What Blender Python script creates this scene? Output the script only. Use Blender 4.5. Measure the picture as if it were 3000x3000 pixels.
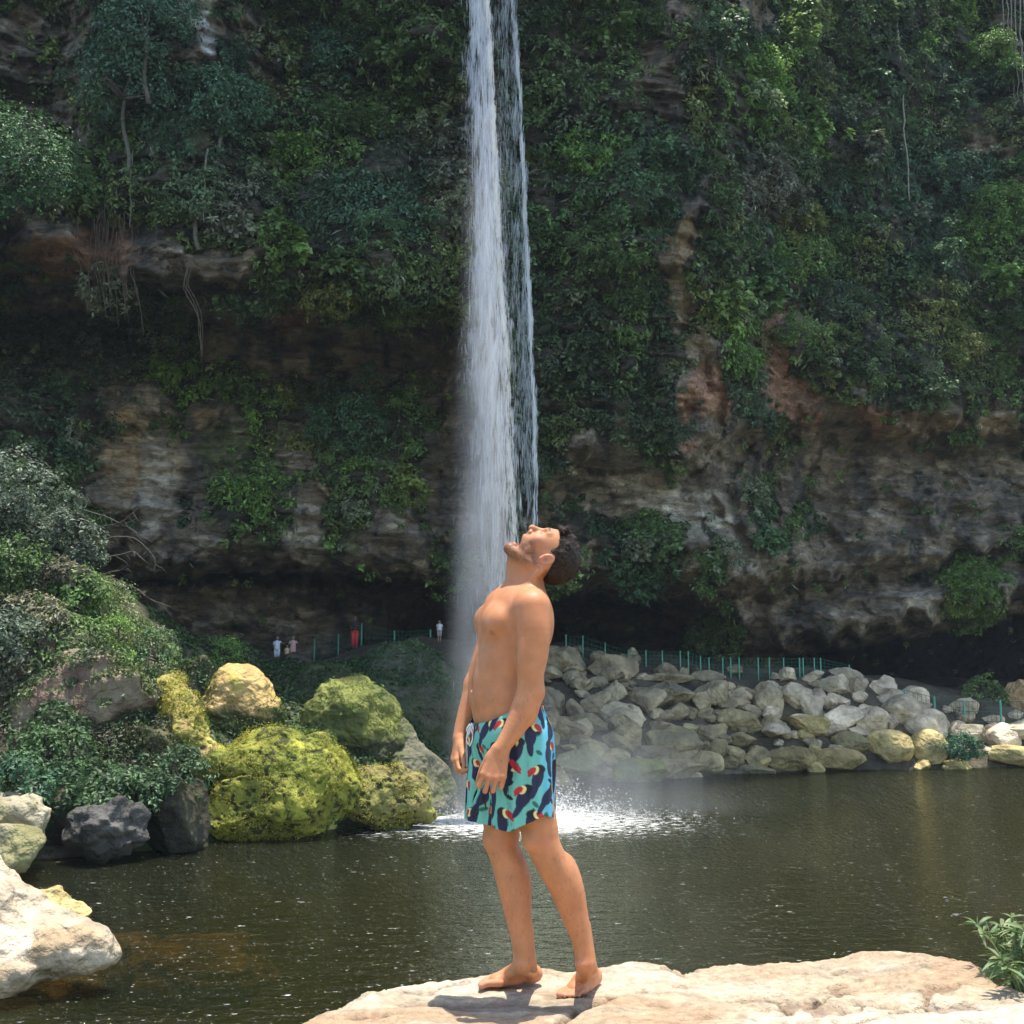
import bpy, math
import numpy as np
from math import radians, sin, cos, pi, tan, atan
for _o in list(bpy.data.objects): bpy.data.objects.remove(_o)
SC = bpy.context.scene
COL = SC.collection
rng = np.random.default_rng(7)

# ---------------------------------------------------------------- camera
CAMZ = 4.54
PITCH = atan(324/2073)
cam_d = bpy.data.cameras.new('camera'); cam = bpy.data.objects.new('camera', cam_d); COL.objects.link(cam)
cam_d.sensor_width = 36; cam_d.lens = 18*2073/966
cam_d.clip_start = 0.05; cam_d.clip_end = 600
cam.location = (0, 0, CAMZ); cam.rotation_euler = (pi/2+PITCH, 0, 0)
SC.camera = cam
# ---------------------------------------------------------------- sky, sun, exposure
SUN_DIR = np.array([0.085, 0.03, 1.0]); SUN_DIR /= np.linalg.norm(SUN_DIR)
w = bpy.data.worlds.new('World'); SC.world = w; w.use_nodes = True
nt = w.node_tree; nt.nodes.clear()
sky = nt.nodes.new('ShaderNodeTexSky'); sky.sky_type = 'NISHITA'; sky.sun_disc = False
sky.sun_elevation = math.asin(SUN_DIR[2]); sky.sun_rotation = math.atan2(SUN_DIR[0], SUN_DIR[1])
bg = nt.nodes.new('ShaderNodeBackground'); bg.inputs[1].default_value = 0.15
wo = nt.nodes.new('ShaderNodeOutputWorld'); nt.links.new(sky.outputs[0], bg.inputs[0]); nt.links.new(bg.outputs[0], wo.inputs[0])
sd = bpy.data.lights.new('sun', 'SUN'); sd.energy = 3.4; sd.angle = radians(0.6); sd.color = (1, .95, .86)
sun = bpy.data.objects.new('sun', sd); COL.objects.link(sun)
from mathutils import Vector
sun.rotation_euler = Vector(SUN_DIR).to_track_quat('Z', 'Y').to_euler(); sun.location = (0, 0, 60)
SC.view_settings.view_transform = 'Standard'; SC.view_settings.look = 'None'
SC.view_settings.exposure = 1.3; SC.view_settings.gamma = 1; SC.view_settings.use_curve_mapping = False
SC.cycles.max_bounces = 6; SC.cycles.diffuse_bounces = 3; SC.cycles.glossy_bounces = 3
SC.cycles.transparent_max_bounces = 24; SC.cycles.volume_bounces = 1; SC.cycles.use_denoising = True
SC.cycles.volume_step_rate = 1.0

# ---------------------------------------------------------------- helpers
def ray(px, py):
    px = np.asarray(px, float); py = np.asarray(py, float)
    x = (px-966)/2073; y = (966-py)/2073
    sa, ca = sin(PITCH), cos(PITCH)
    return np.stack([x, ca - y*sa, sa + y*ca], -1)
def at(px, py, Y):
    """world point that the photograph shows at (px,py) when it lies Y metres ahead"""
    d = ray(px, py); t = np.asarray(Y, float)/d[..., 1]
    return d*t[..., None] + np.array([0, 0, CAMZ])
def _h(ix, iy, iz, s):
    h = (ix.astype(np.int64)*374761393 + iy.astype(np.int64)*668265263 + iz.astype(np.int64)*2147483647 + s*974634777) & 0xffffffff
    h = ((h ^ (h >> 13))*1274126177) & 0xffffffff
    h = ((h ^ (h >> 16))*2246822519) & 0xffffffff
    return ((h ^ (h >> 15)) & 0xffffff)/float(0xffffff)*2-1
def noise(p, s=0):
    p = np.asarray(p, float); i = np.floor(p).astype(np.int64); f = p-i; f = f*f*f*(f*(f*6-15)+10)
    r = 0
    for a in (0, 1):
        wx = f[..., 0] if a else 1-f[..., 0]
        for b in (0, 1):
            wy = f[..., 1] if b else 1-f[..., 1]
            for c in (0, 1):
                wz = f[..., 2] if c else 1-f[..., 2]
                r = r + wx*wy*wz*_h(i[..., 0]+a, i[..., 1]+b, i[..., 2]+c, s)
    return r
def fbm(p, o=4, s=0, g=.5):
    p = np.asarray(p, float); r = 0; a = 1
    for k in range(o): r = r + a*noise(p*2.03**k + 11.3*k, s+k); a *= g
    return r
def ridge(p, o=4, s=0):
    p = np.asarray(p, float); r = 0; a = 1
    for k in range(o): r = r + a*(1-2*np.abs(noise(p*2.03**k+7.7*k, s+k))); a *= .5
    return r
def ss(a, b, x):
    t = np.clip((x-a)/(b-a), 0, 1); return t*t*(3-2*t)
def nrmz(v): return v/np.maximum(np.linalg.norm(v, axis=-1, keepdims=True), 1e-9)

def mesh_np(name, verts, faces, mat=None, smooth=True, cols=None, parent=None, loc=None):
    verts = np.asarray(verts, np.float32); faces = np.asarray(faces, np.int32)
    k = faces.shape[1]; n = len(faces)
    me = bpy.data.meshes.new(name)
    me.vertices.add(len(verts)); me.vertices.foreach_set('co', verts.ravel())
    me.loops.add(n*k); me.loops.foreach_set('vertex_index', faces.ravel())
    me.polygons.add(n); me.polygons.foreach_set('loop_start', np.arange(0, n*k, k, dtype=np.int32))
    me.polygons.foreach_set('loop_total', np.full(n, k, np.int32))
    me.polygons.foreach_set('use_smooth', np.full(n, smooth, bool))
    me.update(calc_edges=True)
    if cols is not None:
        a = me.color_attributes.new('col', 'FLOAT_COLOR', 'POINT')
        c = np.ones((len(verts), 4), np.float32); c[:, :cols.shape[1]] = cols
        a.data.foreach_set('color', c.ravel())
    if mat: me.materials.append(mat)
    ob = bpy.data.objects.new(name, me); COL.objects.link(ob)
    if parent: ob.parent = parent
    if loc is not None: ob.location = loc
    return ob
def tag(o, label=None, cat=None, group=None, kind=None):
    if label: o['label'] = label
    if cat: o['category'] = cat
    if group: o['group'] = group
    if kind: o['kind'] = kind
    return o
def empty(name, loc=(0, 0, 0)):
    o = bpy.data.objects.new(name, None); COL.objects.link(o); o.location = loc; o.empty_display_size = .2
    return o
def grid_faces(nu, nv):
    i = np.arange(nu-1)[:, None]; j = np.arange(nv-1)[None, :]
    a = i*nv+j
    return np.stack([a, a+nv, a+nv+1, a+1], -1).reshape(-1, 4)
def merge(lst):
    vs, fs, cs, o = [], [], [], 0
    for t in lst:
        vs.append(t[0]); fs.append(t[1]+o); o += len(t[0])
        if len(t) > 2: cs.append(t[2])
    return np.concatenate(vs), np.concatenate(fs), (np.concatenate(cs) if cs else None)
def tube(pts, rads, seg=6):
    """swept tube with closed ends collapsing to a point"""
    pts = np.asarray(pts, float); rads = np.asarray(rads, float)*np.ones(len(pts))
    t = nrmz(np.gradient(pts, axis=0)); up = np.array([.13, .31, .94]); 
    a = nrmz(np.cross(t, up)); b = np.cross(t, a)
    th = np.arange(seg)/seg*2*pi
    v = pts[:, None] + rads[:, None, None]*(a[:, None]*np.cos(th)[None, :, None] + b[:, None]*np.sin(th)[None, :, None])
    v = np.concatenate([pts[:1][:, None].repeat(seg, 1), v, pts[-1:][:, None].repeat(seg, 1)])
    n = len(v); f = []
    for i in range(n-1):
        for j in range(seg):
            f.append((i*seg+j, i*seg+(j+1) % seg, (i+1)*seg+(j+1) % seg, (i+1)*seg+j))
    return v.reshape(-1, 3), np.array(f)
def box(c, s):
    c = np.array(c, float); s = np.array(s, float)/2
    v = np.array([(x, y, z) for x in (-1, 1) for y in (-1, 1) for z in (-1, 1)])*s+c
    f = np.array([(0, 1, 3, 2), (4, 6, 7, 5), (0, 4, 5, 1), (2, 3, 7, 6), (0, 2, 6, 4), (1, 5, 7, 3)])
    return v, f
def leaves(pos, nrm, size, asp=.5, jit=.6, droop=.0, r=rng):
    """leaf-sized folded blades: base, two sides, tip"""
    n = len(pos); d = nrmz(nrm + jit*r.normal(size=(n, 3)))
    t = r.normal(size=(n, 3)); t[:, 2] -= droop; t = nrmz(t - (t*d).sum(1, keepdims=True)*d)
    b = np.cross(d, t); L = np.asarray(size)[:, None]*np.ones((n, 1)); W = L*asp*.5
    v = np.stack([pos, pos+t*L*.45+b*W+d*L*.06, pos+t*L-d*L*.12, pos+t*L*.45-b*W+d*L*.06], 1).reshape(-1, 3)
    o = np.arange(n)[:, None]*4
    f = np.concatenate([o+np.array([0, 1, 2]), o+np.array([0, 2, 3])])
    return v, f

# ---------------------------------------------------------------- materials
def mat_new(name):
    m = bpy.data.materials.new(name); m.use_nodes = True; t = m.node_tree; t.nodes.clear()
    out = t.nodes.new('ShaderNodeOutputMaterial'); return m, t, out
def N(t, typ, **kw):
    n = t.nodes.new('ShaderNode'+typ)
    for k, v in kw.items():
        if isinstance(k, str) and k.startswith('i_'): 
            key = k[2:].replace('_', ' '); n.inputs[key].default_value = v
        else: setattr(n, k, v)
    return n
def attr_mat(name, rough=.6, trans=0, noise_scale=6, noise_amt=.25, bump=0, bump_scale=30, spec=.3, sss=0, attr='col', coat=0):
    m, t, out = mat_new(name); L = t.links.new
    a = N(t, 'Attribute', attribute_name=attr)
    g = N(t, 'NewGeometry'); nz = N(t, 'TexNoise'); nz.inputs['Scale'].default_value = noise_scale; nz.inputs['Detail'].default_value = 5
    L(g.outputs['Position'], nz.inputs['Vector'])
    mr = N(t, 'MapRange'); mr.inputs[3].default_value = 1-noise_amt; mr.inputs[4].default_value = 1+noise_amt; mr.inputs[1].default_value = .3; mr.inputs[2].default_value = .7
    L(nz.outputs['Fac'], mr.inputs[0])
    mul = N(t, 'VectorMath', operation='SCALE'); L(a.outputs['Color'], mul.inputs[0]); L(mr.outputs[0], mul.inputs['Scale'])
    p = N(t, 'BsdfPrincipled'); p.inputs['Roughness'].default_value = rough; p.inputs['Specular IOR Level'].default_value = spec
    L(mul.outputs[0], p.inputs['Base Color'])
    if coat: p.inputs['Coat Weight'].default_value = coat; p.inputs['Coat Roughness'].default_value = .25
    if sss:
        p.inputs['Subsurface Weight'].default_value = sss; p.inputs['Subsurface Radius'].default_value = (.03, .012, .006); p.inputs['Subsurface Scale'].default_value = .5
    if bump:
        n2 = N(t, 'TexNoise'); n2.inputs['Scale'].default_value = bump_scale; n2.inputs['Detail'].default_value = 8
        L(g.outputs['Position'], n2.inputs['Vector'])
        bp = N(t, 'Bump'); bp.inputs['Strength'].default_value = min(1, bump); bp.inputs['Distance'].default_value = 1.0/bump_scale
        L(n2.outputs['Fac'], bp.inputs['Height']); L(bp.outputs[0], p.inputs['Normal'])
    if trans:
        tr = N(t, 'BsdfTranslucent'); L(mul.outputs[0], tr.inputs[0]); mx = N(t, 'MixShader'); mx.inputs[0].default_value = trans
        L(p.outputs[0], mx.inputs[1]); L(tr.outputs[0], mx.inputs[2]); L(mx.outputs[0], out.inputs[0])
    else: L(p.outputs[0], out.inputs[0])
    return m
M_ROCK = attr_mat('weathered_limestone', .85, 0, .9, .3, 1, 4, .25)
def strata_mat():
    m, t, out = mat_new('layered_rock'); L = t.links.new
    a = N(t, 'Attribute', attribute_name='col'); g = N(t, 'NewGeometry')
    mp = N(t, 'Mapping'); mp.inputs['Scale'].default_value = (.8, .8, 1.9); L(g.outputs['Position'], mp.inputs['Vector'])
    wn = N(t, 'TexNoise'); wn.inputs['Scale'].default_value = .9; wn.inputs['Detail'].default_value = 3; L(g.outputs['Position'], wn.inputs['Vector']); wa = N(t, 'VectorMath', operation='MULTIPLY_ADD'); L(wn.outputs['Color'], wa.inputs[0]); wa.inputs[1].default_value = (2.6, 2.6, 2.0); L(mp.outputs[0], wa.inputs[2])
    n1 = N(t, 'TexNoise'); n1.inputs['Scale'].default_value = 1.7; n1.inputs['Detail'].default_value = 10; n1.inputs['Roughness'].default_value = .72; L(mp.outputs[0], n1.inputs['Vector'])
    v = N(t, 'TexVoronoi'); v.feature = 'DISTANCE_TO_EDGE'; v.inputs['Scale'].default_value = 1.1; L(wa.outputs[0], v.inputs['Vector'])
    v2 = N(t, 'TexVoronoi'); v2.inputs['Scale'].default_value = 1.1; L(wa.outputs[0], v2.inputs['Vector']); sc = N(t, 'SeparateColor'); L(v2.outputs['Color'], sc.inputs[0]); bl = N(t, 'MapRange'); bl.inputs[3].default_value = .72; bl.inputs[4].default_value = 1.3; L(sc.outputs[0], bl.inputs[0])
    cr = N(t, 'MapRange'); cr.inputs[1].default_value = 0; cr.inputs[2].default_value = .07; L(v.outputs['Distance'], cr.inputs[0])
    mr = N(t, 'MapRange'); mr.inputs[1].default_value = .3; mr.inputs[2].default_value = .72; mr.inputs[3].default_value = .45; mr.inputs[4].default_value = 1.5; L(n1.outputs['Fac'], mr.inputs[0])
    c2 = N(t, 'MapRange'); c2.inputs[3].default_value = .84; L(cr.outputs[0], c2.inputs[0])
    mm = N(t, 'Math', operation='MULTIPLY'); L(mr.outputs[0], mm.inputs[0]); L(c2.outputs[0], mm.inputs[1])
    m3 = N(t, 'Math', operation='MULTIPLY'); L(mm.outputs[0], m3.inputs[0]); L(bl.outputs[0], m3.inputs[1])
    mul = N(t, 'VectorMath', operation='SCALE'); L(a.outputs['Color'], mul.inputs[0]); L(m3.outputs[0], mul.inputs['Scale'])
    hb = N(t, 'Math', operation='MULTIPLY_ADD'); L(sc.outputs[0], hb.inputs[0]); hb.inputs[1].default_value = .3; L(n1.outputs['Fac'], hb.inputs[2])
    hh = N(t, 'Math', operation='MULTIPLY_ADD'); L(cr.outputs[0], hh.inputs[0]); hh.inputs[1].default_value = .14; L(hb.outputs[0], hh.inputs[2])
    bp = N(t, 'Bump'); bp.inputs['Strength'].default_value = 1; bp.inputs['Distance'].default_value = .5; L(hh.outputs[0], bp.inputs['Height'])
    p = N(t, 'BsdfPrincipled'); p.inputs['Roughness'].default_value = .85; p.inputs['Specular IOR Level'].default_value = .25; L(mul.outputs[0], p.inputs['Base Color']); L(bp.outputs[0], p.inputs['Normal']); L(p.outputs[0], out.inputs[0]); return m
M_CLIFF = strata_mat()
M_ROCKF = attr_mat('limestone_near', .9, 0, 26, .24, 1, 38, .2)
M_LEAF = attr_mat('leaf', .5, .3, 1.2, .3, 0, 1, .35)
M_BARK = attr_mat('bark', .9, 0, 8, .3)
M_MOSS = attr_mat('moss', .8, .15, 3, .3, 0, 1, .15)
def C3(*c): return np.array(c, float)
# ================================================================= SETTING
def rbf_fit(P, V, smooth=1e-6):
    d = np.linalg.norm(P[:, None]-P[None], axis=-1); n = len(P)
    A = np.zeros((n+1, n+1)); A[:n, :n] = d + np.eye(n)*smooth; A[:n, n] = 1; A[n, :n] = 1
    return np.linalg.solve(A, np.concatenate([V, [0]]))
def rbf_eval(P, W, Q):
    out = np.empty(len(Q))
    for i in range(0, len(Q), 20000):
        q = Q[i:i+20000]; out[i:i+20000] = np.sqrt(((q[:, None]-P[None])**2).sum(-1)) @ W[:-1] + W[-1]
    return out
def polyy(pts, xs): return np.interp(xs, [p[0] for p in pts], [p[1] for p in pts])

# ---- cliff: a curved overhanging wall, brow lines and recesses set by distance
CP = []
def brow(pts, ya, yb, gap=10, gb=22, extra=None):
    x0, x1 = pts[0][0], pts[-1][0]
    for x in np.arange(x0, x1+1, 70):
        y = polyy(pts, x); a = np.interp(x, [x0, x1], ya); b = np.interp(x, [x0, x1], yb)
        CP.append((x, y-gap, a)); CP.append((x, y+gb, b))
        if extra: CP.append((x, y+extra[0], b+extra[1]))
for x, y in ((-700, 45), (-200, 47), (400, 45), (900, 43), (1300, 51), (1800, 58), (2700, 56)): CP.append((x, -700, y))
for x, y in ((-700, 46), (0, 48), (400, 47), (900, 45.5), (1300, 51), (1800, 57), (2700, 55)): CP.append((x, -250, y))
for x, y in ((-600, 46), (0, 51), (60, 52), (110, 52), (190, 48.5), (350, 48), (460, 50), (560, 53), (700, 51), (900, 51), (1150, 52), (1500, 52), (1900, 53), (2500, 52)): CP.append((x, 60, y))
for x, y in ((-600, 45), (0, 50.5), (100, 52), (200, 49), (400, 49), (520, 52), (650, 51), (860, 52), (1000, 53), (1200, 52), (1400, 52), (1600, 53), (1750, 54), (1930, 52), (2500, 50)): CP.append((x, 280, y))
for x, y in ((-600, 46), (0, 51), (200, 50.5), (400, 50), (600, 50), (860, 51), (1000, 53), (1200, 52.5), (1400, 53), (1650, 53), (1930, 52), (2500, 50)): CP.append((x, 450, y))
brow([(-600, 560), (0, 500), (150, 520), (300, 545), (500, 560), (700, 575), (850, 585)], (48, 51), (56, 59), extra=(110, 2))
for x, y, Y in ((-600, 900, 48), (0, 780, 53), (80, 860, 54), (200, 700, 58), (200, 800, 58.5), (300, 780, 58), (350, 950, 58.5), (330, 800, 60), (430, 760, 59), (500, 900, 59), (560, 820, 60.5), (620, 1000, 59.5),
                (700, 780, 59), (780, 900, 60), (860, 1000, 61), (860, 800, 60)): CP.append((x, y, Y))
brow([(-600, 1100), (0, 1000), (150, 1035), (300, 1075), (450, 1080), (650, 1078), (860, 1090)], (56, 61), (61, 68))
for x, y, Y in ((100, 1190, 66), (300, 1150, 65.5), (500, 1150, 66), (700, 1185, 67), (850, 1160, 79), (300, 1250, 69), (600, 1225, 68.5), (850, 1240, 84), (1000, 1250, 84), (1200, 1270, 82), (1400, 1285, 80)): CP.append((x, y, Y))
for x, y, Y in ((1000, 600, 54.5), (1100, 650, 54), (1250, 620, 54), (1270, 760, 56.5), (1320, 720, 54), (1400, 640, 54), (1450, 560, 55), (1460, 700, 55.5), (1520, 650, 53), (1700, 620, 53), (1880, 650, 53), (1930, 700, 54), (2400, 600, 52), (1060, 780, 56)): CP.append((x, y, Y))
brow([(1010, 885), (1150, 870), (1300, 870), (1420, 812), (1550, 800), (1700, 815), (1850, 830), (1960, 800), (2500, 780)], (57, 55), (60.5, 59.5), extra=(70, .8))
for x, y, Y in ((1020, 1000, 62), (1200, 1010, 61.5), (1400, 1000, 61.5), (1600, 1000, 62), (1800, 980, 62), (2400, 980, 60)): CP.append((x, y, Y))
brow([(940, 1105), (1100, 1092), (1250, 1100), (1400, 1110), (1500, 1095), (1600, 1078), (1750, 1065), (1930, 1030), (2500, 950)], (62, 61), (71, 64))
for x, y, Y in ((1000, 1180, 80), (1200, 1170, 77), (1400, 1160, 66), (1600, 1140, 65.5), (1800, 1110, 65)): CP.append((x, y, Y))
brow([(1480, 1222), (1600, 1208), (1750, 1180), (1932, 1140), (2500, 1020)], (66.5, 64), (86, 100), gap=8, gb=14, extra=(40, 6))
for x in range(-700, 2800, 150): CP.append((x, 1420, 72 if x < 1450 else 100))
CP = np.array(CP, float)
Wc = rbf_fit(CP[:, :2], CP[:, 2])
us = np.concatenate([np.arange(-640, -40, 10), np.arange(-40, 1974, 3.6), np.arange(1974, 2600, 10)])
vs = np.concatenate([np.arange(-640, -40, 12), np.arange(-40, 1330, 3.6), np.arange(1330, 1400, 10)])
U, V = np.meshgrid(us, vs, indexing='ij'); UV = np.stack([U.ravel(), V.ravel()], -1)
# the map can be bent a little by noise so that no line runs straight
wob = np.stack([noise(np.c_[UV/60, np.zeros(len(UV))], 3), noise(np.c_[UV/45, np.zeros(len(UV))+4], 4)], -1)*9 + np.stack([noise(np.c_[UV/16, np.zeros(len(UV))], 5), noise(np.c_[UV/13, np.zeros(len(UV))+4], 6)], -1)*4
D0 = rbf_eval(CP[:, :2], Wc, UV + wob)
D0 = D0 + ss(1230, 1620, UV[:, 0])*(4.5 + 4.5*ss(-700, 0, UV[:, 1]) - 6*ss(900, 1230, UV[:, 1]))*np.where(D0 > 72, .2, 1) + 5*ss(1560, 1900, UV[:, 0])*ss(1000, 700, UV[:, 1])
P0 = at(UV[:, 0], UV[:, 1], D0)
def cliff_disp(P):
    q = P.copy(); q[:, 2] += .05*P[:, 0]                       # strata dip slightly
    big = fbm(P/7, 3, 20)*1.1
    strata = noise(np.c_[P[:, 0]*.12, P[:, 1]*.12, q[:, 2]*1.5], 31)*.36 + noise(np.c_[P[:, 0]*.25, P[:, 1]*.2, q[:, 2]*4.2], 32)*.2 + noise(np.c_[P[:, 0]*.5, P[:, 1]*.5, q[:, 2]*8.5], 36)*.11
    cell = P/np.array([1.9, 1.9, .95]) + np.stack([noise(P/1.6, 43), noise(P/1.6, 44), noise(P/1.6, 45)], -1)*.8; ci = np.floor(cell).astype(np.int64); blk = _h(ci[..., 0], ci[..., 1], ci[..., 2], 9)*.34
    blocks = ridge(P/np.array([2.2, 2.2, 1.3]), 4, 40)*.4 + blk
    vert = noise(np.c_[P[:, 0]*.8, P[:, 1]*.3, P[:, 2]*.08], 50)*.3
    return big + strata*(1+.5*noise(P/5, 33)) + blocks + vert + fbm(P*1.6, 3, 60)*.16 + ss(-.1, .9, fbm(P/2.1, 2, 155))*.9
def strips(UVq, lst):
    m = np.zeros(len(UVq))
    for (x, y, rx, ry) in lst:
        m = np.maximum(m, 1 - ((UVq[:, 0]-x)/rx)**2 - ((UVq[:, 1]-y)/ry)**2)
    return m
D1 = D0 - cliff_disp(P0)
CLIFF = at(UV[:, 0], UV[:, 1], D1)
nu, nv = len(us), len(vs)
G3 = CLIFF.reshape(nu, nv, 3)
NC = nrmz(np.cross(np.gradient(G3, axis=1), np.gradient(G3, axis=0))).reshape(-1, 3)
NC *= np.sign(-(NC*(CLIFF-np.array([0, 0, CAMZ]))).sum(1, keepdims=True))
# rock that shows bare (the rest is grown over)
BARE = [(380, 30, 42, 75), (470, 60, 22, 90), (480, 140, 40, 40), (530, 170, 50, 28), (40, 110, 55, 100), (60, 260, 40, 60), (150, 470, 190, 70), (60, 440, 90, 50), (330, 500, 140, 40), (90, 560, 120, 40), (420, 580, 60, 30),
        (600, 640, 240, 62), (750, 640, 90, 60), (450, 590, 260, 25), (840, 700, 60, 80), (240, 850, 50, 130), (290, 880, 50, 140), (185, 905, 48, 60), (395, 890, 62, 130), (420, 800, 40, 80), (560, 850, 50, 50), (585, 990, 40, 90), (600, 960, 26, 70),
        (720, 690, 60, 30), (740, 1040, 90, 70), (860, 900, 60, 120), (500, 1040, 90, 40), (350, 1040, 120, 50), (480, 1130, 420, 95), (400, 1240, 500, 45), (160, 1080, 120, 100), (850, 1150, 200, 80), (1000, 1200, 900, 120),
        (1305, 380, 28, 50), (1290, 440, 30, 40), (1278, 500, 22, 70), (1283, 570, 20, 55), (1325, 640, 20, 40), (1460, 640, 26, 90), (1455, 720, 34, 60), (1490, 760, 60, 40), (1335, 740, 45, 75), (1370, 850, 70, 60), (1600, 800, 120, 38), (1700, 800, 140, 36), (1640, 790, 60, 46),
        (1470, 130, 20, 24), (1290, 20, 26, 26), (1055, 580, 12, 30), (1160, 840, 100, 55), (1260, 870, 70, 45), (1210, 920, 120, 90), (1380, 960, 190, 140), (1600, 950, 270, 130), (1800, 940, 160, 110), (1600, 1130, 400, 100), (1250, 1060, 160, 60), (1050, 940, 60, 60),
        (1940, 680, 26, 60), (1890, 800, 40, 80), (1880, 1090, 80, 60), (1900, 60, 26, 60), (1100, 1000, 60, 30), (1900, 1300, 200, 60), (1000, 960, 30, 60)]
KEEP = [(1830, 1105, 62, 62), (1345, 1195, 55, 40), (1220, 1060, 60, 45), (1160, 1010, 50, 40), (1080, 1000, 40, 60), (470, 945, 80, 40), (1270, 790, 22, 110), (1395, 680, 42, 110), (1430, 950, 18, 90), (1500, 990, 20, 90), (1345, 1050, 12, 70), (1240, 800, 30, 80)]
HOLES = [(1400, 30, 60, 26), (1855, 270, 66, 42), (1590, 280, 36, 22), (1500, 590, 60, 36), (1240, 150, 60, 80), (140, 150, 30, 190)]
def veg_mask(UVq, P):
    jig = np.stack([fbm(P/2.2, 3, 70), fbm(P/2.2, 3, 75)], -1)*24
    q = UVq + jig
    m = np.ones(len(q)); m = np.where(strips(q, BARE) > 0, 0.05, m); m = np.where(q[:, 1] > 1090, .02, m)
    m = np.where(strips(q, KEEP) > 0, 1, m); m = np.where(strips(q, HOLES) > 0, .12, m)
    return m
CVEG = veg_mask(UV, CLIFF)
# rock colours by place: grey-brown limestone, ochre and orange stains, pale fresh faces
n1 = fbm(CLIFF/3, 4, 80)[:, None]; n2 = fbm(CLIFF/np.array([1.2, 1.2, 6]), 4, 85)[:, None]; n3 = fbm(CLIFF*np.array([.5, .5, 2.6]), 3, 88)[:, None]
base = C3(.19, .15, .10)*(1+.4*n1) 
base = base + (C3(.30, .25, .18)-base)*ss(.1, .8, n3)
base = base + (C3(.075, .068, .058)-base)*ss(.1, .7, n2)*.8
def blob(lst, s=1.0):
    m = strips(UV + wob*2.4, lst)[:, None]; return ss(0, .7, m)*s
base = base + (C3(.36, .25, .13)-base)*blob([(225, 850, 50, 120), (250, 800, 70, 60), (320, 850, 30, 80), (400, 780, 40, 40), (1280, 500, 50, 140), (1700, 800, 150, 36), (1860, 810, 70, 30), (1310, 640, 40, 60), (600, 960, 30, 80)])*(.6+.4*n2)
base = base + (C3(.34, .19, .115)-base)*blob([(1460, 680, 50, 120), (1640, 790, 50, 50), (1500, 770, 60, 40), (1340, 740, 50, 70), (1290, 780, 40, 60), (150, 480, 130, 50), (560, 600, 60, 30)])
base = base + (C3(.62, .6, .56)-base)*blob([(380, 30, 46, 80)])
base = base + (C3(.50, .44, .34)-base)*blob([(290, 900, 50, 130), (585, 1010, 45, 90), (1230, 880, 60, 30), (1190, 905, 80, 35), (1150, 960, 60, 30), (1300, 960, 120, 60), (1800, 1130, 150, 40)])*(.55+.45*n3)
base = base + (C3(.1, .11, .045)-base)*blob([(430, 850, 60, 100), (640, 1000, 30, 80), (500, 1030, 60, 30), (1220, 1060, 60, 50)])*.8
base = base*1.6; cv_ = ss(0, 12, UV[:, 1]-polyy([(-700, 9999), (1470, 9999), (1480, 1232), (1600, 1216), (1750, 1190), (1932, 1150), (2500, 1030)], UV[:, 0]))[:, None]; base = base + (C3(.022, .02, .018)-base)*cv_; base = base + (C3(.045, .038, .03)-base)*ss(0, .5, strips(UV+wob, [(1030, 1185, 420, 78), (760, 1130, 260, 40), (480, 1098, 330, 14)]))[:, None]*.85  # shade of cave mouth and undercut painted in as near-black rock colour
base = base*(1-.75*ss(.2, 1, CVEG)[:, None]) + C3(.035, .042, .022)*.75*ss(.2, 1, CVEG)[:, None]
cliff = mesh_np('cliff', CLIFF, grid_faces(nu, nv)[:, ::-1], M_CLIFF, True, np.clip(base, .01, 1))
tag(cliff, kind='structure')

# ---- ground: bank, hillside and pool bed as one sheet
GP = []
def g(x, y, Y, dz=0): p = at(x, y, Y); GP.append((p[0], p[1], p[2]+dz))
def gz(X, Y, z): GP.append((X, Y, z))
SHORE = [(-500, 1660, 25), (0, 1640, 27), (300, 1612, 29.2), (400, 1597, 30.7), (560, 1578, 32.7), (700, 1568, 34), (830, 1552, 36), (880, 1530, 40), (950, 1500, 46), (1050, 1478, 51), (1250, 1472, 53), (1400, 1457, 57), (1700, 1445, 60), (1932, 1440, 62), (2600, 1436, 64)]
for x, y, Y in SHORE:
    p = at(x, y, Y); dl = 2.2 if x < 860 else .0; gz(p[0]*(1+dl/Y), p[1]+dl, -.25); gz(p[0]*(1-1.5/Y), p[1]-1.5, -2.2)
for X in (-80, -40, -20, 0, 20, 40, 80):
    for Y in (-20, 0, 12): gz(X, Y, -3)
gz(-10, 22, -3); gz(0, 28, -3); gz(15, 30, -3); gz(15, 45, -3); gz(35, 45, -3); gz(60, 40, -3); gz(25, 52, -3); gz(-40, 15, -3); gz(5, 38, -3)
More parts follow.
